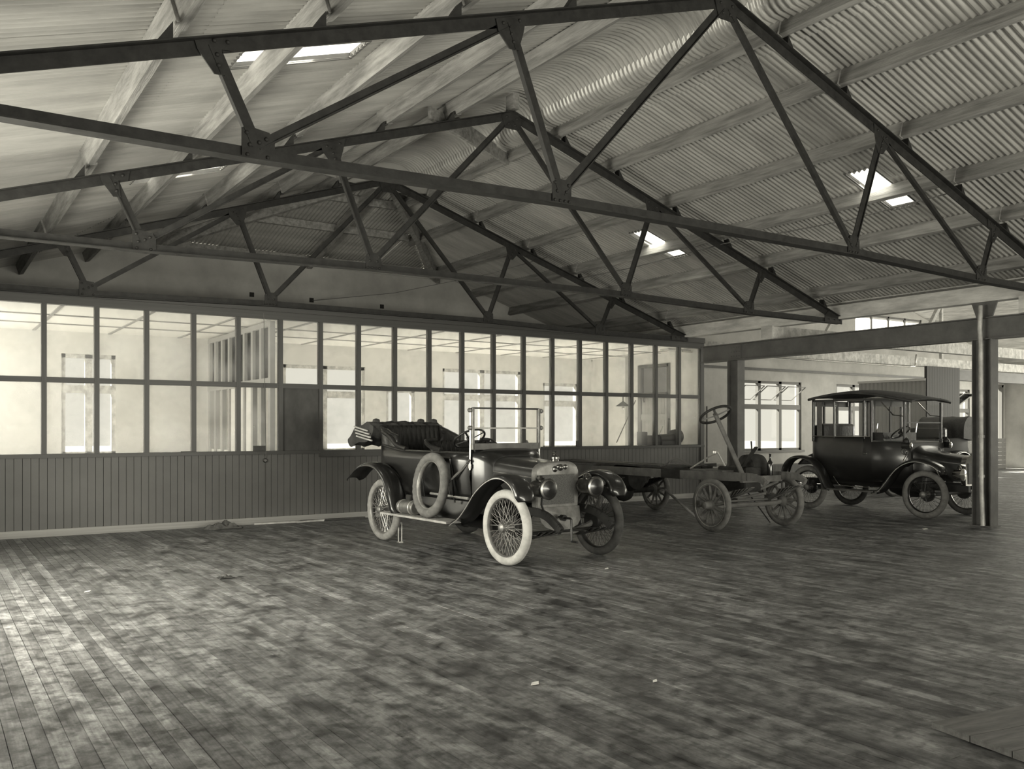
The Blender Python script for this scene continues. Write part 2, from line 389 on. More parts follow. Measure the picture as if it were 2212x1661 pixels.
def columns(marks):
    c = [Y0]; y = Y0
    for a, b in marks+[(13.72, 13.72)]:
        k = max(1, round((a-y)/.61)); c += [y+(a-y)*i/k for i in range(1, k+1)]
        if b-a > .1: c.append(b)
        y = b
    return c
SKL = [(3.4, 3.86), (7.32, 7.78), (11.70, 12.16)]; SKR = [(3.05, 3.45), (6.92, 7.33), (11.20, 11.62)]
def skylight(ya, yb, xa, xb):
    fr = MB()
    for yy in (ya+.005, yb-.005): fr.bar((xa, yy, roofz(xa)+.02), (xb, yy, roofz(xb)+.02), .02, .06)
    for xx in (xa, xb): fr.bar((xx, ya, roofz(xx)+.02), (xx, yb, roofz(xx)+.02), .02, .06)
    f_ = fr.build('skylight', 'girder_paint', roof)
    MB().prism([(xa, ya, roofz(xa)+.046), (xb, ya, roofz(xb)+.046), (xb, yb, roofz(xb)+.046), (xa, yb, roofz(xa)+.046)], (0, 0, .004)).build('pane', 'skylight_glass', f_)
for side, marks in (('L', SKL), ('R', SKR)):
    cols = columns(marks)
    for i in range(len(cols)-1):
        ya, yb = cols[i], cols[i+1]; d = .003*(i % 2); ya_, yb_ = ya-.02, yb+.02
        sky = any(abs(ya-s[0]) < .01 for s in marks)
        if sky: ya_, yb_ = ya, yb
        if side == 'L':
            if sky: sheet(ya_, yb_, line(XL-.35, 2.22, 1, d)); sheet(ya_, yb_, line(3.32, 5.4, 1, d)); skylight(ya, yb, 2.2, 3.34)
            else: sheet(ya_, yb_, line(XL-.35, 1.9, 1, d)); sheet(ya_, yb_, line(1.75, 4.1, 1, d-.004)); sheet(ya_, yb_, line(3.95, 5.4, 1, d))
            sheet(ya-.02, yb+.02, [(x, z+d) for x, z in RIDGE], name='ridge_sheet')
        else:
            if sky: sheet(ya_, yb_, line(XG+.75, 11.14, 1, d)); sheet(ya_, yb_, line(10.16, 7.6, 1, d-.002)); skylight(ya, yb, 10.12, 11.18)
            else: sheet(ya_, yb_, line(8.85, 7.6, 1, d-.002)); sheet(ya_, yb_, line(11.2, 8.7, 1, d-.004)); sheet(ya_, yb_, line(XG+.75, 11.05, 1, d-.006))
            sheet(ya-.02, yb+.02, [(x, z+d-.004) for x, z in RIDGE2], name='ridge_sheet')
# last bay: slopes cut along the hips of the half hip
hip = lambda y: 2.80*(y-13.72)/(YG-13.72)
y = 13.72; k = 6
for i in range(k):
    ya = 13.70+(YG+.05-13.70)*i/k; yb = 13.74+(YG+.05-13.70)*(i+1)/k
    for sgn in (-1, 1):
        n = round((yb-ya)/PITCH*8); edge = XL-.35 if sgn < 0 else XG+.75
        for (u0, u1, dz) in ((0., .5, 0.), (.47, 1., -.012)):
            rows = []
            for j in range(n+1):
                yy = ya+(yb-ya)*j/n; xt = XC+sgn*hip(min(yy, YG)); dd = AMP*math.cos(2*PI*yy/PITCH)+.003*(i % 2)+dz
                rows.append([(edge+(xt-edge)*u, yy, roofz(edge+(xt-edge)*u)+dd) for u in (u0, u1)])
            MB().grid(rows).build('roof_sheet', 'corrugated_iron', roof)
for i in range(10):
    xa = XC-2.8+5.6*i/10-.01; xb = XC-2.8+5.6*(i+1)/10+.01; n = 64; r1 = []; r2 = []
    for j in range(n+1):
        x = xa+(xb-xa)*j/n; t = min(1, abs(x-XC)/2.8); yt = 13.72+t*(YG-13.72)
        zz = lambda yy: 5.976-(yy-13.72)*(.8784/(YG-13.72))+.011*math.cos(2*PI*x/PITCH)+.004*(i % 2)
        ym = max(yt, 16.0)
        if yt < 16.05: r1.append([(x, yt, zz(yt)), (x, 16.08, zz(16.08)-.012)])
        r2.append([(x, ym, zz(ym)), (x, YG+.16, zz(YG+.16))])
    if len(r1) > 3: MB().grid(r1).build('hip_sheet', 'corrugated_iron', roof)
    MB().grid(r2).build('hip_sheet', 'corrugated_iron', roof)
MB().prism([(x, 13.70, z+.02) for x, z in RIDGE+RIDGE2]+[(XC, 13.70, 5.5)], (0, .02, 0)).build('ridge_end_plate', 'corrugated_iron', roof)
# purlins
PN = ['topmost', 'second', 'third', 'fourth', 'fifth', 'lowest']
for sgn, side in ((1, 'right'), (-1, 'left')):
    for i, dx in enumerate((.82, 1.79, 2.93, 4.05, 5.10, 6.42)):
        x = XC+sgn*dx; x -= 0 if sgn > 0 else .03
        z = roofz(x)-.012; a = math.atan(.3137)*(-1 if sgn > 0 else 1)
        M = Matrix.Rotation(-a, 3, 'Y')
        yend = YG if dx > 2.75 else 13.72+dx/2.8*(YG-13.72)
        mb = MB()
        k = 4; yy = [Y0]+[13.72-3.79*j for j in (3, 2, 1, 0)]+[yend]
        for j in range(len(yy)-1):
            off = .012*((j % 2)*2-1)
            if yy[j+1]-yy[j] > .2: mb.box((x+off, (yy[j]+yy[j+1])/2, z-.095), (.072, yy[j+1]-yy[j]+.16, .185), M)
        o = mb.build('purlin', 'purlin_wood'); tag(o, '%s rough sawn timber purlin of the %s roof slope, counted down from the ridge' % (PN[i], 'left hand' if sgn < 0 else 'right hand'), 'beam', 'timber purlins under the corrugated roof')
# half hip timbers
def timber(name, a, b, wd, ht, label, m='purlin_wood'):
    o = MB().bar(a, b, wd, ht).build(name, m); tag(o, label, 'beam', 'timbers of the clipped gable end'); return o
timber('hip_rafter', (XC+.12, 13.85, 5.74), (9.68, YG-.02, 4.86), .09, .22, 'pale hip rafter sloping down to the far wall, girder side of the roof peak')
timber('hip_rafter', (XC-.12, 13.85, 5.74), (3.42, YG-.02, 4.86), .09, .22, 'pale hip rafter sloping down to the plaster wall, skylight side of the roof peak')
timber('jack_rafter', (XC+.05, 13.9, 5.80), (XC+.1, YG-.02, 4.86), .10, .17, 'middle rafter of the clipped roof end between the two hip rafters')
for j, yy in enumerate((14.9, 16.1)):
    hw = 2.8*(yy-13.72)/(YG-13.72)-.1; zz = 5.976-(yy-13.72)*.2258-.10
    timber('hip_purlin', (XC-hw, yy, zz), (XC+hw, yy, zz), .07, .14, ('upper' if j == 0 else 'lower')+' cross purlin under the corrugated clipped roof end')
timber('wall_plate', (3.7, YG+.04, 5.0), (9.35, YG+.04, 5.0), .16, .10, 'timber plate on top of the plaster gable wall')
timber('ridge_brace', (5.35, 9.95, 5.50), (7.35, 11.2, 5.55), .05, .16, 'short pale board braced across under the ridge behind the second truss', 'purlin_wood')
timber('ridge_brace', (5.75, 10.2, 5.62), (7.0, 11.0, 5.60), .05, .12, 'shorter board next to the ridge brace behind the second truss', 'purlin_wood')
timber('apex_block', (XC+.02, 9.78, 5.84), (XC+.02, 9.95, 5.84), .10, .20, 'small upright timber block standing on the second truss peak')
# eaves plate on the girder side, painted white
o = MB().bb((XG-.06, Y0, 3.42), (XG+.14, YG, 3.66)).build('eaves_plate', 'white_wood'); tag(o, 'rough whitewashed eaves beam running above the steel girder', 'beam')
o = MB().bb((XL-.1, Y0, 3.50), (XL+.1, YG, 3.70)).build('eaves_plate', 'white_wood'); tag(o, 'eaves plate along the window wall, beyond the left edge', 'beam')
# ------------------------------------------------------------------ steel trusses
b1, b2, t1, t2, xe = 2.004, 4.6155, 2.5194, 4.9094, 6.958
zb1, zb2, zt1, zt2, za, ze = 3.511, 3.4456, 4.8255, 4.0758, 5.66, 3.40
riv = MB().lathe([(.0155, 0), (.0155, .004), (.012, .010), (.005, .0135)], axis=(0, -1, 0), n=10).mesh('rivet', 'steel')
def truss(Y, label, rivets):
    t = empty('steel_truss', (XC, Y, 3.2), label=label, cat='truss', group='riveted steel roof trusses')
    P = lambda x, z: (x, 0, z-3.2)
    def member(name, a, b, hgt, fl, flside, th=.012):
        mb = MB(); A = Vector(P(*a)); B = Vector(P(*b)); d = (B-A).normalized(); n = Vector((-d.z, 0, d.x))
        if n.z < 0: n = -n
        mb.bar(A, B, th, hgt)
        if fl: mb.bar(A+n*flside*hgt/2, B+n*flside*hgt/2, fl, .010)
        return mb.build(name, 'steel', t)
    for s in (-1, 1):
        member('rafter', (s*(xe+.05), ze-.02), (0, za), .10, .13, 1)
        member('tie_bar', (s*b1, zb1-.065), (s*b2, zb2-.06), .085, .12, -1)
        member('tie_bar', (s*b2, zb2-.06), (s*xe, ze-.02), .085, .12, -1)
        member('strut', (s*b1, zb1), (s*.05, za-.05), .07, .05, -1)
        member('strut', (s*b1, zb1), (s*t1, zt1), .075, .05, -1)
        member('strut', (s*t1, zt1), (s*b2, zb2), .06, .05, -1)
        member('strut', (s*b2, zb2), (s*t2, zt2), .075, .05, -1)
    member('tie_bar', (-b1, zb1-.065), (b1, zb1-.065), .085, .12, -1)
    plates = []
    def plate(pts, rv):
        g = MB().prism([(x, -.020, z-3.2) for x, z in pts], (0, .012, 0)).build('gusset_plate', 'steel', t)
        if rivets == 1:
            for x, z in rv: inst('rivet', riv, g, (x, -.020, z-3.2))
        else:
            mb = MB()
            for x, z in rv: mb.lathe([(.016, 0), (.012, .010), (.005, .0135)], (x, -.020, z-3.2), (0, -1, 0), 8)
            tag(mb.build('rivets', 'steel', g), kind='stuff')
    for s in (-1, 1):
        x, z = s*b2, zb2-.105
        plate([(x-s*.12, z), (x+s*.11, z), (x+s*.11, z+.21), (x+s*.05, z+.225), (x-s*.08, z+.205), (x-s*.12, z+.15)], [(x+s*.07, z+.03), (x-s*.07, z+.03), (x+s*.055, z+.10), (x-s*.01, z+.125), (x-s*.06, z+.155), (x+s*.075, z+.18)])
        x, z = s*b1, zb1-.110
        plate([(x-.10, z), (x+.10, z), (x+.10, z+.17), (x+.06, z+.215), (x-.06, z+.215), (x-.10, z+.17)], [(x-.075, z+.03), (x-.02, z+.03), (x+.03, z+.03), (x+.075, z+.03), (x-.05, z+.11), (x+.045, z+.11), (x-.07, z+.18), (x+.07, z+.17)])
        x, z = s*t1, zt1
        plate([(x-s*.15, z+.10), (x+s*.15, z-.01), (x+s*.13, z-.10), (x+s*.02, z-.22), (x-s*.07, z-.22), (x-s*.12, z-.06)], [(x-s*.08, z+.03), (x+s*.08, z-.03), (x, z-.10), (x-s*.02, z-.16)])
        x, z = s*t2, zt2
        plate([(x-s*.16, z+.09), (x+s*.13, z), (x+s*.11, z-.06), (x+s*.0, z-.20), (x-s*.07, z-.20), (x-s*.05, z-.03), (x-s*.14, z-.02)], [(x-s*.09, z+.03), (x-s*.0, z+.02), (x-s*.02, z-.07), (x-s*.03, z-.14)])
        x, z = s*xe, ze
        plate([(x-s*.42, z+.06), (x-s*.30, z+.17), (x+s*.05, z+.05), (x+s*.05, z-.07), (x-s*.42, z-.07)], [(x-s*.3, z), (x-s*.15, z), (x, z)])
        for i, dx in enumerate((.82, 1.79, 2.93, 4.05, 5.10, 6.42)):
            xx = s*(dx+.05)+(0 if s > 0 else -.03)
            mb = MB(); zz = za-.325*abs(xx)+.06
            mb.prism([(xx, -.05, zz-3.2-.01), (xx+s*.11, -.05, zz-3.2-.05), (xx, -.05, zz-3.2+.11)], (0, .10, 0)).build('cleat', 'steel', t)
    plate([(-.16, za-.02), (-.02, za+.07), (.02, za+.07), (.16, za-.02), (.10, za-.18), (-.10, za-.18)], [(-.08, za-.03), (.08, za-.03), (-.05, za-.12), (.05, za-.12)])
    return t
truss(6.076, 'dark riveted steel truss, largest one, crossing in front of the others', 1)
truss(9.866, 'steel truss whose whole peak shows, middle one of the three', 1)
truss(13.655, 'steel truss standing on the head rail of the glazed office partition', 2)
# ------------------------------------------------------------------ glazed partition
px0, px1 = XL, 14.1
pt = empty('wall_office', (0, YW, 0), kind='structure')
k = int((px1-px0)/.101)
for i in range(k):
    x = px0+i*(px1-px0)/k
    ubox('matchboard', 'beadboard', pt, (x+.003, .012, .10), (x+(px1-px0)/k-.003, .035, 1.12))
bx('backing', 'groove', (px0, .035, 0), (px1, .06, 1.14), pt)
ubox('skirting_board', 'skirting', pt, (px0, -.012, 0), (px1, .035, .10))
ubox('sill_rail', 'partition_paint', pt, (px0, -.03, 1.085), (px1, .09, 1.135))
ubox('head_rail', 'partition_paint', pt, (px0, -.02, 3.215), (px1, .10, 3.33))
ubox('head_rail', 'partition_paint', pt, (px0, -.05, 3.33), (px1, .12, 3.44))
ubox('middle_rail', 'partition_paint', pt, (px0, -.005, 2.13), (px1, .07, 2.205))
PX = [1.384-.665*3, 1.384-.665*2, 1.384-.665] + [1.384+.667*i for i in range(20)]
PX = [p for p in PX if p > px0+.05]
for i, p in enumerate(PX):
    wdt = .10 if i == len(PX)-1 else .066
    ubox('post', 'partition_paint', pt, (p-wdt/2, -.012, 1.13 if i < len(PX)-1 else 0), (p+wdt/2, .08, 3.23))
for i in range(len(PX)-1):
    a, b = PX[i]+.033, PX[i+1]-.033
    ubox('pane', 'partition_glass', pt, (a, .03, 2.205), (b, .034, 3.215))
    if abs(PX[i]-(1.384+.667*5)) < .02:
        d = ubox('door_panel', 'partition_dark', pt, (a, .028, 1.135), (b, .05, 2.13)); d['label'] = 'dark boarded panel in place of glass'
    else: ubox('pane', 'partition_glass', pt, (a, .03, 1.135), (b, .034, 2.13))
# second beadboard strip and low ledge to the right of the blind panel
bx('ledge_rail', 'partition_paint', (5.35, -.045, 1.03), (6.9, -.0, 1.10), pt)
# the switch and its cord
sw = MB().lathe([(.03, 0), (.034, .015), (.02, .03)], (4.46, YW-.005, .99), (0, -1, 0), 14).build('light_switch', 'brass'); tag(sw, 'small round brass switch on the matchboard below the sill', 'switch')
o = MB().tube([(4.44, YW-.02, 3.3), (4.45, YW-.03, 2.2), (4.47, YW-.03, 1.1), (4.46, YW-.006, .98), (4.46, YW-.006, .1)], .005, 5).build('switch_cord', 'rope'); tag(o, 'thin dark cord hanging down the partition past the switch', 'cord')
o = MB().tube([(6.7, YG-.03, 4.13), (8.0, 16.4, 4.25), (9.2, 14.6, 4.5), (9.9, 13.7, 4.75)], .006, 5).build('ceiling_wire', 'rope'); tag(o, 'thin wire sagging across the plaster gable wall', 'wire')
o = MB().tube([(10.55, 6.1, 4.40), (10.5, 7.5, 4.33), (10.5, 9.8, 4.40), (10.55, 12, 4.36), (10.6, 13.6, 4.40)], .008, 5).build('roof_cable', 'rope'); tag(o, 'thin cable strung along the fourth far-slope purlin past the skylight', 'cable')
# ------------------------------------------------------------------ office interior
o = bx('office_bounce_floor', 'office_plaster', (XL, YW+.1, .0), (14.1, YG, .012)); tag(o, kind='structure')  # unseen pale slab added to bounce light up into the office
oc = bx('ceiling_office', 'office_ceiling', (XL, YW+.12, 3.225), (14.1, YG, 3.30)); tag(oc, kind='structure')
for x in [XL+1.0+i*1.22 for i in range(12)]: ubox('batten', 'office_batten', oc, (x-.025, YW+.12, 3.21), (x+.025, YG, 3.225))
for y in (YW+1.35, YW+2.6): ubox('batten', 'office_batten', oc, (XL, y-.025, 3.208), (14.1, y+.025, 3.223))
ws = wall_with_holes('wall_office_side', 'office_plaster', 'x', 14.1, 14.18, YW+.08, YG, 0, 3.3, [(14.82, 15.8, .0, 2.95)]); tag(ws, kind='structure')
dr = empty('door_1', (14.14, 15.3, 0), kind='structure')
fr = MB()
for yy in (-.49, .49): fr.bb((-.06, yy-.05, 0), (.04, yy+.05, 2.97))
fr.bb((-.06, -.5, 2.2), (.04, .5, 2.32)); fr.bb((-.06, -.5, 2.9), (.04, .5, 2.97)); fr.build('door_frame', 'mid_board', dr)
ubox('pane', 'window_glass', dr, (0, -.44, 2.32), (.005, .44, 2.9))
for i in range(8): ubox('door_plank', 'office_batten', dr, (-.02, -.44+i*.11, .02), (.01, -.335+i*.11, 2.2))
for zz in (1.0, 1.75): ubox('door_ledge', 'office_batten', dr, (-.05, -.43, zz-.07), (-.02, .43, zz+.07))
for yy in (16.2, 14.5): ubox('stud', 'office_batten', ws, (14.05, yy-.05, 0), (14.1, yy+.05, 3.22))
# cross partition of studs with glass in it
cp = empty('wall_office_cross', (4.62, YW+.1, 0), kind='structure')
ys = [.05, .5, .95, 1.4, 1.85, 2.3, 2.75, 3.2, 3.6]
for i, y in enumerate(ys): ubox('stud', 'office_batten', cp, (-.04, y-.05, 0), (.04, y+.05, 3.2))
ubox('rail', 'office_batten', cp, (-.04, 0, 2.2), (.04, 3.7, 2.3)); ubox('rail', 'office_batten', cp, (-.04, 0, 3.12), (.04, 3.7, 3.2))
for i in range(len(ys)-1):
    ubox('pane', 'window_glass', cp, (0, ys[i]+.05, 2.3), (.004, ys[i+1]-.05, 3.12))
    ubox('panel', 'office_plaster', cp, (-.01, ys[i]+.05, 0), (.01, ys[i+1]-.05, 2.2 if i in (2, 3, 4) else 1.1))
# things in the office seen through the last panes
o = MB()
bench = empty('work_bench', (13.3, YW+.45, 0), label='workbench inside the office behind the last panes', cat='bench')
bx('bench_top', 'mid_board', (-1.1, -.3, 1.06), (.7, .3, 1.12), bench)
for a in (-1.0, .6):
    for b in (-.25, .25): MB().bb((a-.04, b-.04, 0), (a+.04, b+.04, 1.06)).build('leg', 'mid_board', bench)
v = empty('bench_grinder', (13.55, YW+.35, 1.12), label='dark machine with a round wheel on the bench in the last pane', cat='machine')
MB().lathe([(.06, -.16), (.15, -.15), (.17, -.02), (.15, .04), (.05, .05)], (.12, 0, .19), (1, 0, 0), 20).build('wheel', 'black_metal', v)
MB().tube([(-.45, 0, .14), (.05, 0, .16)], .10, 14).build('body', 'black_metal', v)
MB().bb((-.42, -.09, 0), (.05, .09, .1)).build('base', 'black_metal', v)
v = empty('bench_vice', (12.95, YW+.35, 1.12), label='dark vice clamped beside the grinder on the bench', cat='vice')
MB().bb((-.12, -.1, 0), (.12, .1, .22)).build('body', 'black_metal', v); MB().tube([(-.05, -.05, .2), (.02, 0, .42)], .015, 6).build('lever', 'black_metal', v); MB().tube([(.1, 0, .1), (.28, 0, .42)], .012, 6).build('screw', 'bright_metal', v)
for i, (x, h, lb) in enumerate(((13.15, .62, 'left of the pair'), (13.5, .55, 'right of the pair'))):
    q = MB().tube([(x, YW+.5, 1.12), (x+.05, YW+.5, 1.12+h)], .008, 6).lathe([(.0, -.03), (.028, -.015), (.03, .01), (0, .03)], (x+.05, YW+.5, 1.14+h), (0, 0, 1), 10).build('bench_lever', 'black_metal')
    tag(q, 'thin upright lever with a black ball end on the bench, %s' % lb, 'lever')
lm = empty('bracket_lamp', (13.45, YW+1.9, 2.0), label='conical tin lamp shade on a bent bracket inside the office', cat='lamp')
MB().lathe([(.015, .12), (.03, .10), (.17, 0)], n=20, cap=False).build('shade', 'black_metal', lm, solid=.004)
MB().tube([(.645, 0, .1), (.6, 0, .25), (.45, 0, .3), (.02, 0, .3), (0, 0, .26), (0, 0, .1)], .012, 7).build('bracket', 'black_metal', lm)
MB().lathe([(.01, .04), (.035, 0), (.04, -.05), (.0, -.09)], n=12).build('bulb', 'lamp_enamel', lm)
o = MB().tube([(11.9, YW+.3, 1.2), (12.95, YW+.9, 2.1)], .012, 6).build('leaning_pole', 'spoke_wood'); tag(o, 'thin pole leaning diagonally behind the third pane from the end', 'pole')
o = MB().bb((12.45, YW+.15, 1.14), (12.62, YW+.3, 1.42)).build('tin_can', 'black_metal', bevel=.01); tag(o, 'square dark tin standing on the inner sill near the end of the partition', 'tin')
o = MB().prism([(9.45, YW+.04, 1.137), (9.57, YW+.04, 1.137), (9.53, YW+.1, 1.27), (9.42, YW+.1, 1.27)], (0, .03, 0)).build('small_box', 'partition_dark'); tag(o, 'small dark block leaning on the sill behind the radiator cap', 'box')
o = MB().bb((10.62, YW-.03, 1.137), (10.69, YW+.02, 1.25)).build('sill_block', 'partition_dark', bevel=.005); tag(o, 'little wooden block on the sill against a post above the lorry frame', 'block')
o = MB().bb((4.28, YW-.03, 1.137), (4.47, YW+.03, 1.22)).build('sill_tray', 'partition_dark', bevel=.006); tag(o, 'dark shallow box on the sill above the brass switch', 'box')
o = MB().bb((3.2, YW-.03, 1.137), (3.38, YW+.01, 1.152)).build('sill_slat', 'partition_dark'); tag(o, 'short flat stick lying on the sill above the crumpled rag', 'stick')
# ------------------------------------------------------------------ girder and columns
gd = empty('girder', (XG, 0, 0), label='long painted steel girder carrying the truss ends over the annexe opening', cat='girder')
MB().bb((-.008, Y0, 2.86), (.008, 13.15, 3.17)).build('web', 'girder_paint', gd)
MB().bb((-.09, Y0, 3.165), (.09, 13.15, 3.182)).build('top_flange', 'girder_paint', gd)
MB().bb((-.09, Y0, 2.842), (.09, 13.15, 2.86)).build('bottom_flange', 'girder_paint', gd)
sp = MB().bb((-.022, 12.12, 2.88), (-.008, 12.42, 3.15)).build('splice_plate', 'girder_paint', gd)
mb = MB()
for a in range(3):
    for b in range(4): mb.lathe([(.014, 0), (.004, .012)], (-.022, 12.17+.065*b, 2.93+.085*a), (-1, 0, 0), 8)
tag(mb.build('rivets', 'girder_paint', sp), kind='stuff')
def column(y, wd, label, top):
    c = empty('steel_column', (XG, y, 0), label=label, cat='column')
    MB().bb((-.008, -wd/2, 0), (.008, wd/2, top)).build('web', 'girder_paint', c)
    for s in (-1, 1): MB().bb((-.10, s*wd/2-.008, 0), (.10, s*wd/2+.008, top)).build('flange', 'girder_paint', c)
    MB().bb((-.13, -wd/2-.03, 0), (.13, wd/2+.03, .018)).build('base_plate', 'girder_paint', c)
    return c
column(12.27, .26, 'steel column between the office partition end and the lorry frame', 2.842)
c2 = column(7.29, .28, 'steel column in front of the limousine nose, with a pipe on it', 2.842)
MB().prism([(-.02, -.12, 3.182), (-.02, .12, 3.182), (-.02, .2, 3.42), (-.02, -.2, 3.42)], (.03, 0, 0)).build('cap_bracket', 'girder_paint', c2)
column(2.4, .28, 'steel column of the girder line out of view to the right', 2.842)
mat('pipe_zinc', .42, .5, metal=.25, noise=.35, nscale=5)
dp = MB().tube([(XG-.16, 7.27, 3.35), (XG-.18, 7.27, 3.0), (XG-.15, 7.27, 2.75), (XG-.15, 7.26, .55), (XG-.15, 7.24, .02)], .035, 10).build('drain_pipe', 'pipe_zinc')
tag(dp, 'bright metal rainwater pipe running down the column by the limousine', 'pipe')
MB().lathe([(.045, 0), (.045, .04)], (XG-.15, 7.26, 1.35), n=12).build('collar', 'pipe_zinc', dp); MB().lathe([(.045, 0), (.045, .04)], (XG-.15, 7.26, .75), n=12).build('collar', 'pipe_zinc', dp)
# ------------------------------------------------------------------ annexe
ar = empty('ceiling_annexe', kind='structure')
for i in range(30):
    ya = Y0+(YG-Y0)*i/30
    if 7.9 < ya < 10.9:
        MB().prism([(XG+.1, ya, 3.72), (19.2, ya, 5.3), (19.2, ya+.75, 5.3), (XG+.1, ya+.75, 3.72)], (0, 0, .02)).build('roof_board', 'white_wood', ar)
        MB().prism([(28.8, ya, 5.3), (XF, ya, 3.9), (XF, ya+.75, 3.9), (28.8, ya+.75, 5.3)], (0, 0, .02)).build('roof_board', 'white_wood', ar)
    else:
        MB().prism([(XG+.1, ya, 3.72), (24, ya, 6.5), (24, ya+.75, 6.5), (XG+.1, ya+.75, 3.72)], (0, 0, .02)).build('roof_board', 'white_wood', ar)
        MB().prism([(24, ya, 6.5), (XF, ya, 3.9), (XF, ya+.75, 3.9), (24, ya+.75, 6.5)], (0, 0, .02)).build('roof_board', 'white_wood', ar)
for y, zz, lb in ((14.2, 3.2, 'whitewashed tie beam nearest the far windows, with a bright conduit along it'), (11.4, 3.2, 'whitewashed tie beam over the limousine roof'), (6.6, 3.2, 'whitewashed tie beam beyond the pipe column')):
    o = MB().bb((XG+.1, y-.09, zz), (XF, y+.09, zz+.24)).build('tie_beam', 'white_wood'); tag(o, lb, 'beam', 'whitewashed tie beams of the annexe')
    for xx in (18.5, 24, 29.5):
        q = MB().bar((xx, y, zz+.2), (xx+(1.2 if xx < 24 else 0), y, 4.9 if xx != 24 else 6.4), .08, .08).build('post', 'white_wood', o)
    q = MB().bb((XG-.12, y-.13, 3.185), (XG+.28, y+.13, 3.44)).build('beam_end', 'white_wood', o)
o = MB().tube([(XG+.3, 14.08, 3.17), (20, 14.08, 3.165), (22.3, 14.08, 3.155), (22.5, 14.06, 3.18), (22.55, 14.05, 3.5)], .02, 8).build('conduit', 'chrome'); tag(o, 'bright conduit pipe clipped under the tie beam', 'pipe')
mat('enclosure_lit', .26, .6, noise=.35, nscale=2, stretch=(3, 3, .4))  # paler copy of the boarding: light on this face put into the colour
mat('enclosure_shaded', .02, .7, noise=.35, nscale=2, stretch=(3, 3, .4))  # near-black copy of the same boarding: shade on the other face as colour
# boarded enclosure behind the limousine
en = empty('boarded_enclosure', (22.9, 14.0, 0), label='dark boarded timber shaft standing behind the limousine roof', cat='enclosure')
for i in range(16): ubox('board', 'enclosure_lit' , en, (0, .005+i*.13, .0), (.03, .13+i*.13, 2.80))
for i in range(13): ubox('board', 'enclosure_shaded', en, (.02+i*.125, -.03, 0), (.14+i*.125, 0, 3.2))
ubox('top_rail', 'pale_wood', en, (-.03, 0, 2.80), (.05, 2.1, 2.86))
ubox('back', 'dark_board', en, (.03, 0, 0), (1.6, .05, 3.2)); ubox('lintel', 'dark_board', en, (1.6, -.03, 2.85), (6.5, .1, 3.15))
wn = empty('low_boarding', (27.5, YG-.3, 0), label='low boarded dado beneath the end window, behind the pipe column', cat='panelling')
for i in range(7): ubox('board', 'annexe_frame', wn, (0, 0, i*.16), (6.0, .03, .15+i*.16))
MB().bar((3.2, -.05, .9), (3.7, -.05, .1), .06, .08).build('brace', 'dark_board', wn)
bn = empty('bench', (17.0, 14.6, 0), label='long low bench against the wall between the lorry frame and limousine', cat='bench')
bx('seat', 'mid_board', (-1.2, -.25, .55), (3.4, .25, .60), bn); bx('apron', 'mid_board', (-1.2, -.25, .35), (3.4, -.22, .55), bn)
for a in (-1.1, 1.1, 3.3): MB().bb((a-.04, -.2, 0), (a+.04, .2, .55)).build('leg', 'mid_board', bn)
o = MB().bb((14.55, 14.3, 0), (15.6, 14.9, .66)).build('white_crate', 'lamp_enamel', bevel=.01); tag(o, 'pale wooden case on the floor behind the first column', 'crate')
MB().bb((14.5, 14.25, .66), (15.65, 14.95, .69)).build('lid', 'lamp_enamel', o)
# ------------------------------------------------------------------ wheels
def wire_wheel(parent, x, y, R_, tyre_m, side, w=.052, nsp=28, tread=0):
    """side: +1 when the outer face looks to +y"""
    rr = R_-w*2+.012
    rim = MB().torus((0, 0, 0), (0, 1, 0), rr, .016, 48, 8, 2.2).build('wheel', 'brass_dull' if tyre_m in ('white_rubber', 'grey_rubber') else 'black_metal', parent, (x, y, R_))
    MB().torus((0, 0, 0), (0, 1, 0), R_-w, w, 56, 14, 1.0, tread).build('tyre', tyre_m, rim)
    MB().lathe([(.03, -.07*side), (.062, -.065*side), (.045, -.02*side), (.04, .04*side), (.055, .05*side), (.05, .085*side), (.03, .10*side), (.012, .105*side)], (0, 0, 0), (0, 1, 0), 18).build('hub', 'brass_dull', rim)
    MB().lathe([(.12, -.11*side), (.125, -.07*side), (.05, -.065*side)], (0, 0, 0), (0, 1, 0), 24).build('brake_drum', 'black_metal', rim)
    sp_ = MB()
    for i in range(nsp):
        a = 2*PI*i/nsp
        for (hy, da) in ((.055*side, .42 if i % 2 else -.42), (-.06*side, .30 if i % 2 else -.30)):
            h0 = a+da*1.0
            p0 = (.045*math.cos(h0), hy, .045*math.sin(h0)); p1 = ((rr-.008)*math.cos(a), (.006 if hy > 0 else -.006), (rr-.008)*math.sin(a))
            sp_.tube([p0, p1], .0022, 4, cap=False)
    tag(sp_.build('spokes', 'bright_metal' if tyre_m in ('white_rubber', 'grey_rubber') else 'black_metal', rim), kind='stuff')
    return rim
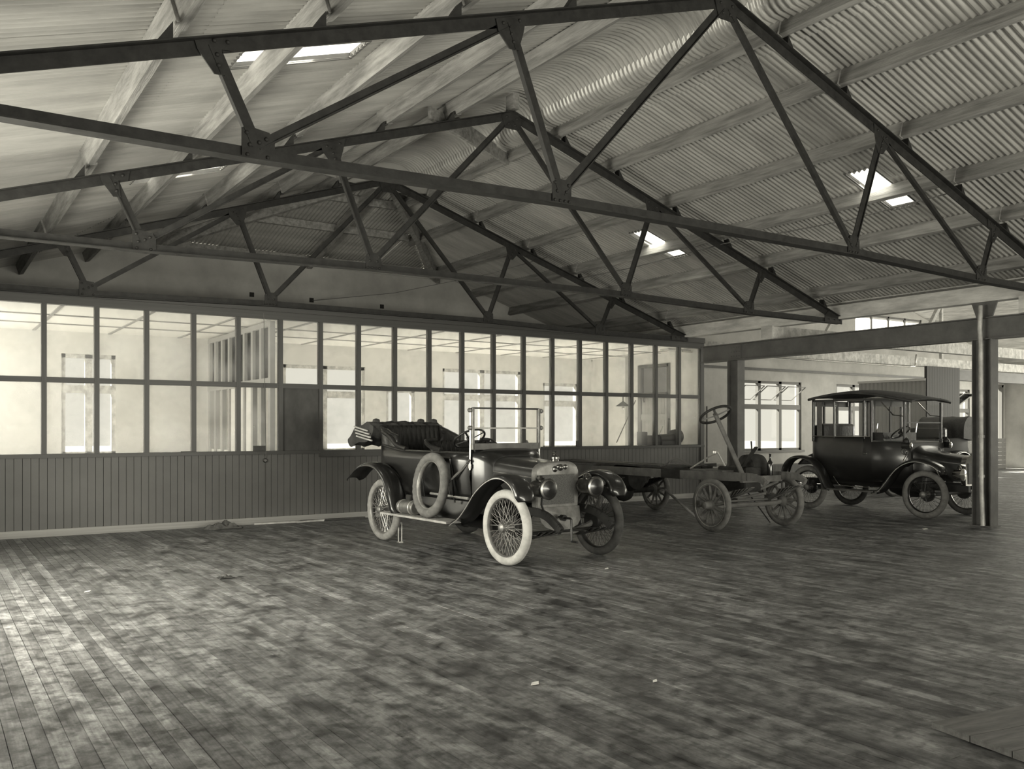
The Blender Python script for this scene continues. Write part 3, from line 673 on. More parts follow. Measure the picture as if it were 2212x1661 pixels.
def wood_wheel(parent, x, y, R_, side):
    f = MB().lathe([(R_-.10, -.03), (R_-.055, -.035), (R_-.055, .035), (R_-.10, .03), (R_-.10, -.03)], (0, 0, 0), (0, 1, 0), 40, cap=False).build('wheel', 'spoke_wood', parent, (x, y, R_))
    MB().torus((0, 0, 0), (0, 1, 0), R_-.048, .048, 56, 12, .95).build('tyre', 'worn_rubber', f)
    MB().torus((0, side*.035, 0), (0, 1, 0), R_-.075, .007, 48, 6).build('rim_flange', 'bright_metal', f)
    MB().lathe([(.05, -.08*side), (.085, -.05*side), (.085, .03*side), (.06, .045*side), (.055, .10*side), (.05, .15*side), (.03, .165*side)], (0, 0, 0), (0, 1, 0), 20).build('hub', 'chassis_paint', f)
    for i in range(12):
        a = 2*PI*i/12+.13
        MB().tube([(.07*math.cos(a), 0, .07*math.sin(a)), (.17*math.cos(a), 0, .17*math.sin(a)), ((R_-.09)*math.cos(a), 0, (R_-.09)*math.sin(a))], [.026, .021, .017], 8).build('spoke', 'spoke_wood', f)
    return f
def fender(parent, path, y0, y1, m, crown=.035, name='mudguard', n=8, glint=0):
    """path (x,z) polyline smoothed, swept between y0 and y1 with a crown"""
    P = smooth(path, 5); rows = []
    for i, (x, z) in enumerate(P):
        a = P[max(0, i-1)]; b = P[min(len(P)-1, i+1)]; t = Vector((b[0]-a[0], b[1]-a[1])).normalized(); nrm = Vector((-t.y, t.x))
        if i and nrm.dot(pn) < 0: nrm = -nrm
        if i == 0 and nrm.y < 0: nrm = -nrm
        pn = nrm
        e = min(1, i/4, (len(P)-1-i)/4)
        row = []
        for k in range(n+1):
            u = k/n; c = crown*(1-(2*u-1)**4)*1.0
            yy = (y0+y1)/2+(u-.5)*(y1-y0)*(.55+.45*min(1, e+.3))
            row.append((x+nrm.x*(c-crown), yy, z+nrm.y*(c-crown)))
        rows.append(row)
    if glint: MB().tube([((r_[0] if glint < 0 else r_[-1])[0], (r_[0] if glint < 0 else r_[-1])[1], (r_[0] if glint < 0 else r_[-1])[2]) for r_ in rows], .006, 5).build('edge_glint', 'bright_metal', parent)  # bright tube stands in for the highlight line along the mudguard edge
    return MB().grid(rows).build(name, m, parent, solid=.006)
def smooth(p, k):
    out = []
    for i in range(len(p)-1):
        p0 = p[max(0, i-1)]; p1 = p[i]; p2 = p[i+1]; p3 = p[min(len(p)-1, i+2)]
        for j in range(k):
            t = j/k
            out.append(tuple(.5*((2*b)+(-a+c)*t+(2*a-5*b+4*c-d)*t*t+(-a+3*b-3*c+d)*t**3) for a, b, c, d in zip(p0, p1, p2, p3)))
    out.append(tuple(p[-1])); return out
def loft(secs, name, m, parent, close=False, solid=0, caps=False, ks=1):
    mb = MB(); mb.grid(secs, True, close)
    if caps:
        n = len(secs[0]); b = (len(secs)-1)*n
        mb.f += [tuple(range(n))[::-1], tuple(b+k for k in range(n))]; mb.sm += [False, False]
    return mb.build(name, m, parent, solid=solid)
# ------------------------------------------------------------------ open touring car
def place(F, Rr): return math.atan2(F[1]-Rr[1], F[0]-Rr[0])
c1 = empty('touring_car', (5.80, 10.87, 0), place((5.97, 8.13), (5.80, 10.87)), label='dark open touring car with folded hood, brass lamps and whitish tyres', cat='car')
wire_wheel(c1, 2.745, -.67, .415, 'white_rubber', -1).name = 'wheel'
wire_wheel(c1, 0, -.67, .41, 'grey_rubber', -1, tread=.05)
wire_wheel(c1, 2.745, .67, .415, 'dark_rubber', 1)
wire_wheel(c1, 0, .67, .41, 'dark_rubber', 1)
for s in (-1, 1):
    mb = MB(); P = smooth([(-.75, .52), (-.4, .60), (0, .64), (.5, .56), (1.2, .54), (2.2, .54), (2.6, .58), (3.0, .56), (3.22, .46), (3.3, .40)], 4)
    for i in range(len(P)-1): mb.bar((P[i][0], s*.37, P[i][1]), (P[i+1][0], s*.37, P[i+1][1]), .045, .085)
    mb.build('frame_rail', 'black_metal', c1)
    for (xa, xb, nm) in ((2.2, 3.3, 'front_spring'), (-.62, .62, 'rear_spring')):
        xm = (xa+xb)/2; mb = MB()
        for lf in range(4):
            L = (xb-xa)/2*(1-.2*lf); Q = [(xm+L*t, s*.37, .40-.10*(1-t*t)*1.0-.012*lf+(.0 if nm == 'front_spring' else .06)) for t in (-1, -.75, -.5, -.25, 0, .25, .5, .75, 1)]
            for i in range(8): mb.bar(Q[i], Q[i+1], .045, .009)
        mb.build(nm, 'black_metal', c1)
MB().tube([(2.745, -.62, .41), (2.745, -.5, .36), (2.745, -.3, .31), (2.745, .3, .31), (2.745, .5, .36), (2.745, .62, .41)], .034, 8).build('front_axle', 'chassis_paint', c1)
MB().tube([(0, -.62, .41), (0, .62, .41)], .045, 10).lathe([(.05, -.14), (.14, -.08), (.16, 0), (.14, .08), (.05, .14)], (0, 0, .41), (0, 1, 0), 18).build('rear_axle', 'black_metal', c1)
MB().tube([(2.9, -.55, .34), (2.9, .55, .34)], .014, 7).build('track_rod', 'black_metal', c1)
def rad_sec(x, hw, zb, zs, zt, n=6):
    """closed cross-section of bonnet/radiator: vertical sides, rounded shoulders, humped top"""
    pts = [(x, -hw*.97, zb), (x, -hw, (zb+zs)/2), (x, -hw, zs-.03)]
    for i in range(1, 12):
        a = PI-PI*i/12; c = math.cos(a); s_ = math.sin(a)
        pts.append((x, hw*math.copysign(abs(c)**.55, c), zs-.03+(zt-zs+.03)*s_**.8))
    pts += [(x, hw, zs-.03), (x, hw, (zb+zs)/2), (x, hw*.97, zb)]
    return pts
loft([rad_sec(2.03, .345, .66, 1.05, 1.165), rad_sec(2.3, .325, .66, 1.02, 1.14), rad_sec(2.55, .305, .66, 1.0, 1.12), rad_sec(2.72, .295, .66, .99, 1.11)], 'bonnet', 'bonnet_paint', c1, close=True, caps=True)
MB().tube([(2.03, -.35, .99), (2.72, -.30, .94)], .008, 6).build('bonnet_hinge', 'brass_dull', c1)
rd = loft([rad_sec(2.72, .31, .60, .99, 1.12), rad_sec(2.80, .315, .60, .99, 1.125), rad_sec(2.815, .30, .61, .985, 1.11)], 'radiator', 'brass_dull', c1, close=True, caps=True)
MB().bb((2.812, -.235, .64), (2.824, .235, .975)).build('core', 'radiator_core', rd)
MB().lathe([(.045, 0), (.04, .03), (.05, .035), (.05, .055), (.03, .065), (.02, .09), (.028, .10), (.012, .125)], (2.76, 0, 1.115), n=16).build('filler_cap', 'brass', rd)
bd = MB()
for yy, rr_ in ((-.05, .035), (.03, .04), (.10, .03), (.0, .028)): bd.lathe([(0, -rr_*.5), (rr_, 0), (0, rr_*.5)], (2.825, yy, 1.035+R.random()*.03), (1, 0, 0), 10)
bd.build('badge', 'brass', rd)
MB().prism([(2.825, -.30, .61), (2.825, .30, .61), (2.86, .29, .46), (2.87, .24, .40), (2.87, .12, .355), (2.87, -.12, .355), (2.87, -.24, .40), (2.86, -.29, .46)], (.01, 0, 0)).build('apron', 'brass_dull', c1)
MB().tube([(2.88, -.05, .50), (3.08, -.05, .50), (3.10, -.05, .49), (3.10, -.05, .26), (3.11, -.05, .25), (3.20, -.05, .25)], .013, 8).lathe([(.035, 0), (.035, .06)], (2.93, -.05, .50), (1, 0, 0), 12).build('starting_handle', 'black_metal', c1)
for s in (-1, 1):
    l_ = MB().lathe([(.03, -.16), (.085, -.14), (.10, -.06), (.10, .05), (.112, .06), (.117, .10), (.108, .105)], (2.97, s*.345, .835), (1, 0, 0), 28).build('headlamp', 'brass', c1)
    MB().lathe([(.106, .0), (.07, .012), (0, .02)], (3.07, s*.345, .835), (1, 0, 0), 28, cap=False).build('lens', 'black_paint', l_)
    MB().lathe([(.045, 0), (.05, .02), (.03, .05)], (2.92, s*.345, .93), n=14).build('chimney', 'brass', l_)
    MB().tube([(2.93, s*.30, .58), (2.94, s*.345, .66), (2.95, s*.345, .74)], .012, 7).build('bracket', 'black_metal', l_)
    ff = [(3.13, .72), (3.11, .82), (3.02, .93), (2.86, .995), (2.68, .995), (2.48, .92), (2.30, .80), (2.12, .62), (1.95, .48), (1.74, .395)]
    fender(c1, ff, s*.55, s*.82, 'black_paint', .05, glint=1)
    rf = [(-.88, .80), (-.74, .86), (-.55, .97), (-.3, 1.03), (-.02, 1.01), (.22, .88), (.36, .70), (.44, .52), (.5, .39)]
    fender(c1, rf, s*.55, s*.82, 'black_paint', .05)
    bx('running_board', 'running_board', (.16, s*.56, .375), (1.76, s*.82, .40), c1)
    MB().prism([(.2, s*.555, .40), (1.78, s*.555, .40), (1.8, s*.50, .62), (.3, s*.50, .62)], (0, .008, 0)).build('valance', 'black_paint', c1)
    MB().prism([(2.45, s*.55, .86), (2.1, s*.55, .56), (1.85, s*.55, .42), (1.85, s*.38, .5), (2.2, s*.38, .62), (2.45, s*.38, .66)], (0, .006, 0)).build('inner_valance', 'black_paint', c1)
# scuttle
def body_sec(x, hw, zb, zt, top=0, r=.06, inn=.0):
    return [(x, -hw*.82, zb), (x, -hw*.97, zb+.12), (x, -hw, (zb+zt)/2), (x, -hw*1.0, zt-.08), (x, -hw*.96, zt)]
sc_ = [rad_sec(2.05, .355, .56, 1.06, 1.175), rad_sec(1.98, .42, .54, 1.12, 1.225), rad_sec(1.9, .475, .52, 1.16, 1.25), rad_sec(1.82, .50, .52, 1.18, 1.26)]
loft(sc_, 'scuttle', 'black_paint', c1, close=True, caps=True)
# open tub: outer shell with rolled edge, front doors marked by beads
def tub_ring(z, front, rear, hw, n=40):
    pts = [(front, -hw, z)]
    for x in (1.4, 1.0, .6, .2): pts.append((x, -hw*1.01, z))
    for i in range(0, 13):
        a = -PI/2-PI*i/12
        pts.append((rear+.45+ .45*math.cos(a), hw*math.sin(a)*(-1)*(-1), z))
    for x in (.2, .6, 1.0, 1.4): pts.append((x, hw*1.01, z))
    pts.append((front, hw, z)); return pts
rings = [tub_ring(.55, 1.82, -.42, .42), tub_ring(.68, 1.82, -.52, .50), tub_ring(.9, 1.82, -.60, .53), tub_ring(1.1, 1.82, -.64, .535), tub_ring(1.19, 1.82, -.66, .53)]
# raise the rim behind
def rise(p): return (p[0], p[1], p[2]+max(0, (.25-p[0]))*.12) if p[2] > 1.15 else p
rings[-1] = [rise(p) for p in rings[-1]]
tubb = MB(); tubb.grid(rings)
tub = tubb.build('body', 'black_paint', c1, solid=.02)
MB().tube([(p[0], p[1], p[2]+.008) for p in rings[-1]], .016, 8).build('top_bead', 'leather', c1)
for xx in (.78, 1.38):
    for s in (-1, 1): MB().tube([(xx, s*.53, 1.19), (xx, s*.545, .9), (xx, s*.515, .62)], .004, 5).build('door_edge', 'black_metal', c1)
bx('floor_pan', 'black_metal', (-.35, -.42, .54), (1.85, .42, .57), c1)
def tufted(name, x, zt, zb, hw, depth, wrap, parent):
    """upholstered seat back with vertical flutes, arms wrapping forward"""
    rows = []
    n = 72
    for j in range(9):
        z = zb+(zt-zb)*j/8; row = []
        for i in range(n+1):
            u = -1+2*i/n; fl_ = .014*abs(math.sin(u*PI*9))*(1 if j not in (4,) else .5)
            yy = hw*math.copysign(min(1, abs(u)*1.35), u); fx = wrap*max(0, (abs(u)-.72)/.28)**1.0
            lower = 0 if abs(u) < .72 else (abs(u)-.72)/.28*.14
            row.append((x+fx+fl_+.05*math.sin(PI*j/8), yy-math.copysign(fl_, u)*(1 if abs(u) > .72 else 0), z-lower*(j/8)))
        rows.append(row)
    return MB().grid(rows).build(name, 'leather', parent, solid=.05)
tufted('rear_seat_back', -.44, 1.53, .9, .50, .1, .50, c1)
tufted('front_seat_back', .78, 1.33, .85, .46, .1, .34, c1)
o = MB().bb((-.35, -.44, .82), (.2, .44, .95)).build('rear_seat', 'leather', c1, bevel=.04)
o = MB().bb((.85, -.44, .82), (1.32, .44, .95)).build('front_seat', 'leather', c1, bevel=.04)
for s in (-1, 1):
    MB().tube(smooth([(-.35, s*.49, 1.44), (-.1, s*.52, 1.38), (.1, s*.53, 1.27), (.35, s*.53, 1.22)], 4), .032, 8).build('arm_roll', 'leather', c1)
    MB().tube(smooth([(.80, s*.35, 1.34), (.80, s*.5, 1.33), (.95, s*.525, 1.26), (1.2, s*.53, 1.22)], 4), .03, 8).build('arm_roll', 'leather', c1)
# folded hood
hd = empty('hood', (0, 0, 0)); hd.parent = c1
rows = []
prof = [(-.50, 1.44), (-.50, 1.52), (-.56, 1.565), (-.68, 1.57), (-.85, 1.545), (-1.0, 1.50), (-1.14, 1.43), (-1.24, 1.34), (-1.24, 1.26), (-1.12, 1.24), (-.9, 1.28), (-.7, 1.32), (-.56, 1.36)]
prof = smooth(prof, 3)
for i in range(25):
    u = -1+2*i/24; yy = .57*u
    rows.append([(x+.012*math.sin(i*2.1+k*.8), yy, z+.018*math.sin(i*1.3+k*.9)+.03*(1-abs(u))*(1 if z > 1.45 else 0)-.02*(1-u*u)*(1 if -0.7 < x < -.4 and z > 1.5 else 0)) for k, (x, z) in enumerate(prof)])
mb = MB().grid(rows, True, True); n = len(prof); b = 24*n; mb.f += [tuple(range(n))[::-1], tuple(b+k for k in range(n))]; mb.sm += [False, False]
mb.build('folded_canvas', 'hood_canvas', hd)
for s in (-1, 1):
    for k in range(4):
        z = 1.52-.045*k; MB().bar((-1.02+.03*k, s*(.585+.004*k), z+.0), (-.60+.05*k, s*(.60+.004*k), z-.06), .02, .02).build('bow_end', 'pale_wood', hd)
for yy in (-.45, .28, .5): MB().lathe([(.035, -.04), (.045, 0), (.035, .04)], (-.62, yy, 1.59), (0, 1, 0), 12).build('strap_roll', 'hood_canvas', hd)
# windscreen
wsn = empty('windscreen', (1.84, 0, 0)); wsn.parent = c1
for s in (-1, 1):
    MB().bb((-.02, s*.50-.018, 1.24), (.02, s*.50+.018, 1.74)).build('frame_post', 'brass_dull', wsn, bevel=.005)
    MB().tube([(-.01, s*.525, 1.74), (-.02, s*.525, 1.0)], .010, 7).lathe([(.022, 0), (.022, .05)], (-.02, s*.525, 1.02), n=10).build('stay_rod', 'bright_metal', wsn)
    for zz in (1.50, 1.71): MB().lathe([(.012, 0), (.028, .01), (.028, .03), (.012, .05)], (0, s*.52, zz), (0, s, 0), 10).build('thumb_nut', 'brass_dull', wsn)
MB().bb((-.012, -.5, 1.725), (.012, .5, 1.745)).build('top_rail', 'black_metal', wsn); MB().bb((-.010, -.5, 1.488), (.010, .5, 1.505)).build('middle_rail', 'bright_metal', wsn)
MB().bb((-.02, -.5, 1.24), (.02, .5, 1.315)).build('bottom_board', 'chassis_paint', wsn)
ubox('pane', 'car_glass', wsn, (-.002, -.48, 1.505), (.002, .48, 1.725)); ubox('pane', 'car_glass', wsn, (-.002, -.48, 1.315), (.002, .48, 1.488))
# steering
def steering(parent, c, tilt, r, colend, m='black_metal', rim_m='black_metal', cr=.018, rr_=.013):
    ax = Vector(tilt).normalized(); st_ = MB().torus(c, ax, r, rr_, 36, 8).build('steering_wheel', rim_m, parent)
    a = Vector((0, 1, 0)); u = (a-ax*a.dot(ax)).normalized(); w_ = ax.cross(u); c = Vector(c); mb = MB()
    for k in range(4):
        t = PI/4+k*PI/2; d = u*math.cos(t)+w_*math.sin(t); mb.bar(c-ax*.02, c+d*r, rr_*1.7, rr_)
    mb.lathe([(.035, -.03), (.035, .02), (.01, .03)], c, ax, 12).build('spider', m, st_)
    MB().tube([c, Vector(colend)], cr, 10).build('steering_column', m, parent)
steering(c1, (1.45, -.28, 1.37), (-.55, 0, .83), .20, (1.95, -.28, .8))
# things on the running board
st2 = MB().torus((0, 0, 0), (.06, 1, -.12), .345, .056, 64, 14, 1.0, .09).build('spare_tyre', 'worn_rubber'); tag(st2, 'spare tyre standing on the running board of the touring car', 'tyre')
rz1 = c1.rotation_euler[2]
def w1(x, y, z): return (5.80+x*math.cos(rz1)-y*math.sin(rz1), 10.87+x*math.sin(rz1)+y*math.cos(rz1), z)
st2.location = w1(1.22, -.70, .80); st2.rotation_euler = (0, 0, rz1)
rim2 = MB().torus((0, 0, 0), (.06, 1, -.12), .292, .012, 48, 8, 2.6).build('rim', 'bright_metal', st2)
can = MB().tube([(-.19, 0, 0), (.19, 0, 0)], .085, 20).build('oil_drum', 'brass_dull', bevel=.01); can.location = w1(.70, -.70, .492); can.rotation_euler = (0, 0, rz1); tag(can, 'pale cylindrical tank lying on the running board behind the spare tyre', 'tank')
for xx in (-.12, .12): MB().torus((xx, 0, 0), (1, 0, 0), .087, .008, 24, 6).build('band', 'bright_metal', can)
rp = MB().tube([w1(*p) for p in ((1.62, -.60, .93), (1.72, -.57, 1.0), (1.8, -.55, 1.08), (1.84, -.54, 1.12), (1.74, -.56, 1.02), (1.6, -.62, .9), (1.55, -.66, .84), (1.6, -.7, .80), (1.55, -.74, .86))], .014, 6).build('rope', 'rope'); tag(rp, 'twisted rope tying the spare tyre to the touring car', 'rope')
MB().tube([(1.0, -.56, .68), (1.5, -.56, .67), (1.84, -.56, .665)], .016, 8).build('side_rod', 'bright_metal', c1)
MB().tube([(1.55, -.56, .6), (1.5, -.57, .9), (1.45, -.56, 1.12)], .012, 6).lathe([(0, 0), (.02, .02), (0, .045)], (1.45, -.56, 1.11), n=10).build('hand_lever', 'black_metal', c1)
MB().tube([(.3, .1, .30), (1.0, .1, .30), (1.6, .1, .30)], .09, 14).build('silencer', 'black_metal', c1)
MB().lathe([(.1, -.25), (.16, -.1), (.17, .15), (.12, .3)], (1.9, 0, .48), (1, 0, 0), 20).build('gearbox', 'black_metal', c1)
jk = MB()
p0 = w1(.34, -.62, 0)
jk.bb((p0[0]-.03, p0[1]-.03, 0), (p0[0]+.03, p0[1]+.03, .012)); jk.bb((p0[0]-.03, p0[1]-.006, 0), (p0[0]-.018, p0[1]+.006, .26)); jk.bb((p0[0]+.018, p0[1]-.006, 0), (p0[0]+.03, p0[1]+.006, .26)); jk.bb((p0[0]-.03, p0[1]-.006, .25), (p0[0]+.03, p0[1]+.006, .262))
o = jk.build('stand', 'bright_metal'); tag(o, 'small metal stand on the floor behind the rear wheel of the touring car', 'stand')
# ------------------------------------------------------------------ closed limousine
c2 = empty('limousine', (14.39, 10.73, 0), place((14.40, 8.43), (14.39, 10.73)), label='black closed limousine with glazed rear cabin and arched roof', cat='car')
for x in (0, 2.3):
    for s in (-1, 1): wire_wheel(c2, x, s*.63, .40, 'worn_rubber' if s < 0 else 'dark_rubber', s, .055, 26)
for s in (-1, 1):
    fender(c2, [(2.66, .74), (2.62, .86), (2.45, .95), (2.2, .99), (1.98, .93), (1.8, .80), (1.62, .58), (1.5, .45), (1.36, .40)], s*.52, s*.78, 'black_paint', .05, glint=1)
    fender(c2, [(-.56, .62), (-.52, .78), (-.40, .92), (-.2, .985), (.05, .96), (.25, .84), (.38, .66), (.47, .48), (.55, .40)], s*.52, s*.78, 'black_paint', .05)
    bx('running_board', 'chassis_paint', (.5, s*.52, .385), (1.42, s*.78, .41), c2)
    MB().bb((-.5, s*.36-.03, .46), (2.9, s*.36+.03, .56)).build('frame_rail', 'black_metal', c2)
    l_ = MB().lathe([(.03, -.12), (.08, -.09), (.095, 0), (.10, .05), (.09, .055)], (2.78, s*.42, .74), (1, 0, 0), 22).build('headlamp', 'chrome', c2)
    MB().lathe([(.088, .0), (.05, .012), (0, .016)], (2.832, s*.42, .74), (1, 0, 0), 22, cap=False).build('lens', 'chrome', l_); MB().lathe([(.03, 0), (.035, .03), (.0, .07)], (2.77, s*.42, .83), n=12).build('chimney', 'chrome', l_)
    l_ = MB().lathe([(.05, -.10), (.055, .04), (.062, .05), (.05, .055)], (1.98, s*.60, 1.20), (1, 0, 0), 16).build('side_lamp', 'black_metal', c2)
    MB().lathe([(.052, .0), (.03, .010), (0, .014)], (2.035, s*.60, 1.20), (1, 0, 0), 16, cap=False).build('lens', 'chrome', l_); MB().lathe([(.05, 0), (.055, .04), (.02, .08)], (1.95, s*.60, 1.25), n=12).build('chimney', 'black_metal', l_)
    MB().tube(smooth([(.52, s*.60, .62), (.6, s*.6, .52), (.72, s*.6, .46), (1.4, s*.6, .46)], 4), .008, 6).build('step_bead', 'chrome', c2)
MB().tube([(2.3, -.6, .39), (2.3, .6, .39)], .03, 8).build('front_axle', 'black_metal', c2); MB().tube([(0, -.6, .39), (0, .6, .39)], .05, 8).build('rear_axle', 'black_metal', c2)
def lsec(x, hw, zb, zt, cin=.0):
    return [(x, -hw*.72, zb), (x, -hw*.93, zb+.10), (x, -hw, zb+.35), (x, -hw, zt-.03), (x, -hw*.97, zt), (x, hw*.97, zt), (x, hw, zt-.03), (x, hw, zb+.35), (x, hw*.93, zb+.10), (x, hw*.72, zb)]
loft([lsec(-.10, .30, .72, 1.30), lsec(-.04, .46, .62, 1.34), lsec(.06, .54, .54, 1.35), lsec(.3, .57, .48, 1.35), lsec(1.24, .57, .46, 1.34), lsec(1.27, .57, .46, 1.34)], 'rear_body', 'black_paint', c2, close=True, caps=True)
loft([lsec(1.27, .57, .46, 1.28), lsec(1.9, .54, .46, 1.26), lsec(1.97, .50, .50, 1.24)], 'front_body', 'black_paint', c2, close=True, caps=True)
loft([rad_sec(1.95, .45, .56, 1.08, 1.22), rad_sec(2.05, .36, .6, 1.0, 1.12), rad_sec(2.3, .32, .62, .94, 1.08), rad_sec(2.72, .29, .62, .90, 1.03)], 'bonnet', 'black_paint', c2, close=True, caps=True)
r_ = loft([rad_sec(2.72, .30, .55, .92, 1.05), rad_sec(2.80, .30, .55, .92, 1.05)], 'radiator', 'chrome', c2, close=True, caps=True); MB().bb((2.80, -.23, .58), (2.81, .23, .92)).build('core', 'radiator_core', r_); MB().lathe([(.04, 0), (.04, .04), (.01, .06)], (2.76, 0, 1.04), n=12).build('filler_cap', 'chrome', r_)
MB().grid([[(-.48+.42*u, .40*v_*(.8+.2*u), .80+.26*math.sin(PI/2*u)**.8*(1-.25*v_*v_)) for v_ in (-1, -.75, -.5, 0, .5, .75, 1)] for u in (0, .1, .25, .4, .6, .8, 1)]).build('boot_lid', 'black_paint', c2, solid=.02)
# glazed cabin
for s in (-1, 1):
    for xx, wv in ((.05, .05), (.50, .035), (1.12, .035), (1.26, .05), (1.88, .035)):
        MB().bb((xx-wv/2, s*.55-.02, 1.25), (xx+wv/2, s*.55+.02, 2.03-(max(0, xx-1.2)*.12))).build('pillar', 'black_paint', c2, bevel=.008)
    MB().bb((.03, s*.55-.02, 1.98), (1.9, s*.55+.02, 2.02)).build('cant_rail', 'black_paint', c2)
    MB().tube([(.05, s*.575, 1.35), (.5, s*.58, 1.34), (1.25, s*.58, 1.34)], .010, 6).build('waist_bead', 'chrome', c2)
    for xa, xb in ((.08, .48), (.52, 1.10), (1.29, 1.86)): ubox('side_glass', 'car_glass', c2, (xa, s*.55-.002, 1.33), (xb, s*.55+.002, 1.99))
    MB().tube([(1.12, s*.585, 1.05), (1.20, s*.60, 1.05)], .010, 6).build('door_handle', 'chrome', c2)
    MB().tube([(1.45, s*.56, 1.95), (1.68, s*.56, 1.72), (1.88, s*.56, 1.70)], .010, 6).build('canopy_stay', 'chrome', c2)
for yy in (-.2, .2): MB().bb((.0, yy-.02, 1.3), (.03, yy+.02, 2.0)).build('pillar', 'black_paint', c2)
mb = MB().bb((1.255, -.54, 1.30), (1.275, -.46, 2.0)).bb((1.255, .46, 1.30), (1.275, .54, 2.0)).bb((1.255, -.54, 1.88), (1.275, .54, 2.0)).bb((1.255, -.03, 1.30), (1.275, .03, 2.0)).build('division', 'black_paint', c2)
mb = MB().bb((.0, -.52, 1.3), (.03, -.2, 1.55)).bb((.0, .2, 1.3), (.03, .52, 1.55)).bb((0, -.52, 1.9), (.03, .52, 2.0)).bb((0, -.5, 1.3), (.03, .5, 1.4)).build('rear_panel', 'black_paint', c2)
ubox('windscreen', 'car_glass', c2, (1.878, -.53, 1.28), (1.882, .53, 1.9))
MB().bb((1.87, -.55, 1.58), (1.89, .55, 1.60)).build('screen_rail', 'black_metal', c2)
rows = []
for i in range(25):
    u = i/24; x = -.04+2.08*u; zc = 2.03+.10*math.sin(PI*min(1, u*1.0)**.9)-.10*max(0, u-.45)*1.4
    rows.append([(x, .60*v_, zc+.045*(1-v_*v_)-(.02 if abs(v_) > .98 else 0)) for v_ in (-1, -.97, -.8, -.5, 0, .5, .8, .97, 1)])
MB().grid(rows).build('roof', 'hood_canvas', c2, solid=.035)
bx('rear_seat', 'leather', (.08, -.5, .9), (.55, .5, 1.3), c2); MB().bb((.06, -.5, 1.25), (.2, .5, 1.58)).build('seat_back', 'leather', c2, bevel=.05)
bx('front_seat', 'leather', (1.28, -.5, 1.0), (1.45, .5, 1.42), c2)
MB().bb((.35, .5, 1.3), (.47, .53, 1.99)).build('curtain', 'chassis_paint', c2); MB().bb((.10, -.52, 1.36), (.20, -.50, 1.99)).build('curtain', 'chassis_paint', c2)
steering(c2, (1.62, -.25, 1.42), (-.6, 0, .8), .17, (1.95, -.25, 1.1))
MB().torus((1.92, -.62, 1.10), (0, 1, .3), .05, .008, 20, 6).tube([(1.95, -.6, 1.05), (1.9, -.62, .95), (1.98, -.64, .92)], .01, 6).build('horn', 'chrome', c2)
bx('floor_pan', 'black_metal', (.0, -.4, .46), (1.95, .4, .49), c2)
MB().lathe([(.1, -.3), (.17, -.1), (.17, .2), (.12, .3)], (1.6, 0, .46), (1, 0, 0), 16).build('gearbox', 'black_metal', c2)
mat('dull_black', .008, .7, spec=.1)
# another car beyond it, only its tub and folded hood show
c3 = empty('hooded_car', (20.25, 12.2, 0), PI, label='dark open car mostly hidden beyond the limousine bonnet, tall folded hood at its rear', cat='car')
for x in (0, 2.6):
    for s in (-1, 1): wire_wheel(c3, x, s*.65, .40, 'dark_rubber', s, .05, 18)
loft([lsec(-.75, .42, .7, 1.25), lsec(-.55, .56, .6, 1.28), lsec(.2, .58, .5, 1.25), lsec(1.6, .56, .5, 1.2)], 'body', 'dull_black', c3, close=True, caps=True)
loft([rad_sec(1.6, .5, .56, 1.1, 1.2), rad_sec(1.85, .38, .56, 1.0, 1.12), rad_sec(2.6, .3, .6, .95, 1.05)], 'bonnet', 'dull_black', c3, close=True, caps=True)
h3 = MB()
pr = smooth([(-.30, 1.24), (-.32, 1.55), (-.45, 1.72), (-.7, 1.77), (-.9, 1.70), (-.88, 1.45), (-.74, 1.2)], 3)
rows = [[(x, .6*(-1+2*i/10), z+.012*math.sin(i*2+k)) for k, (x, z) in enumerate(pr)] for i in range(11)]
h3.grid(rows, True, True); n = len(pr); h3.f += [tuple(range(n))[::-1], tuple(10*n+k for k in range(n))]; h3.sm += [False, False]
h3.build('folded_hood', 'hood_canvas', c3)
MB().bb((.2, -.5, 1.25), (.35, .5, 1.5)).build('seat_back', 'leather', c3, bevel=.04)
for s in (-1, 1): fender(c3, [(-.45, .7), (-.3, .9), (0, .97), (.3, .85), (.48, .45)], s*.52, s*.76, 'black_paint', .05); bx('running_board', 'black_metal', (.5, s*.52, .38), (2.1, s*.76, .41), c3); fender(c3, [(3.0, .75), (2.85, .92), (2.6, .97), (2.35, .85), (2.1, .42)], s*.52, s*.76, 'black_paint', .05)
for s in (-1, 1): MB().bar((1.55, s*.5, 1.2), (1.45, s*.5, 1.6), .02, .02).build('screen_post', 'chrome', c3)
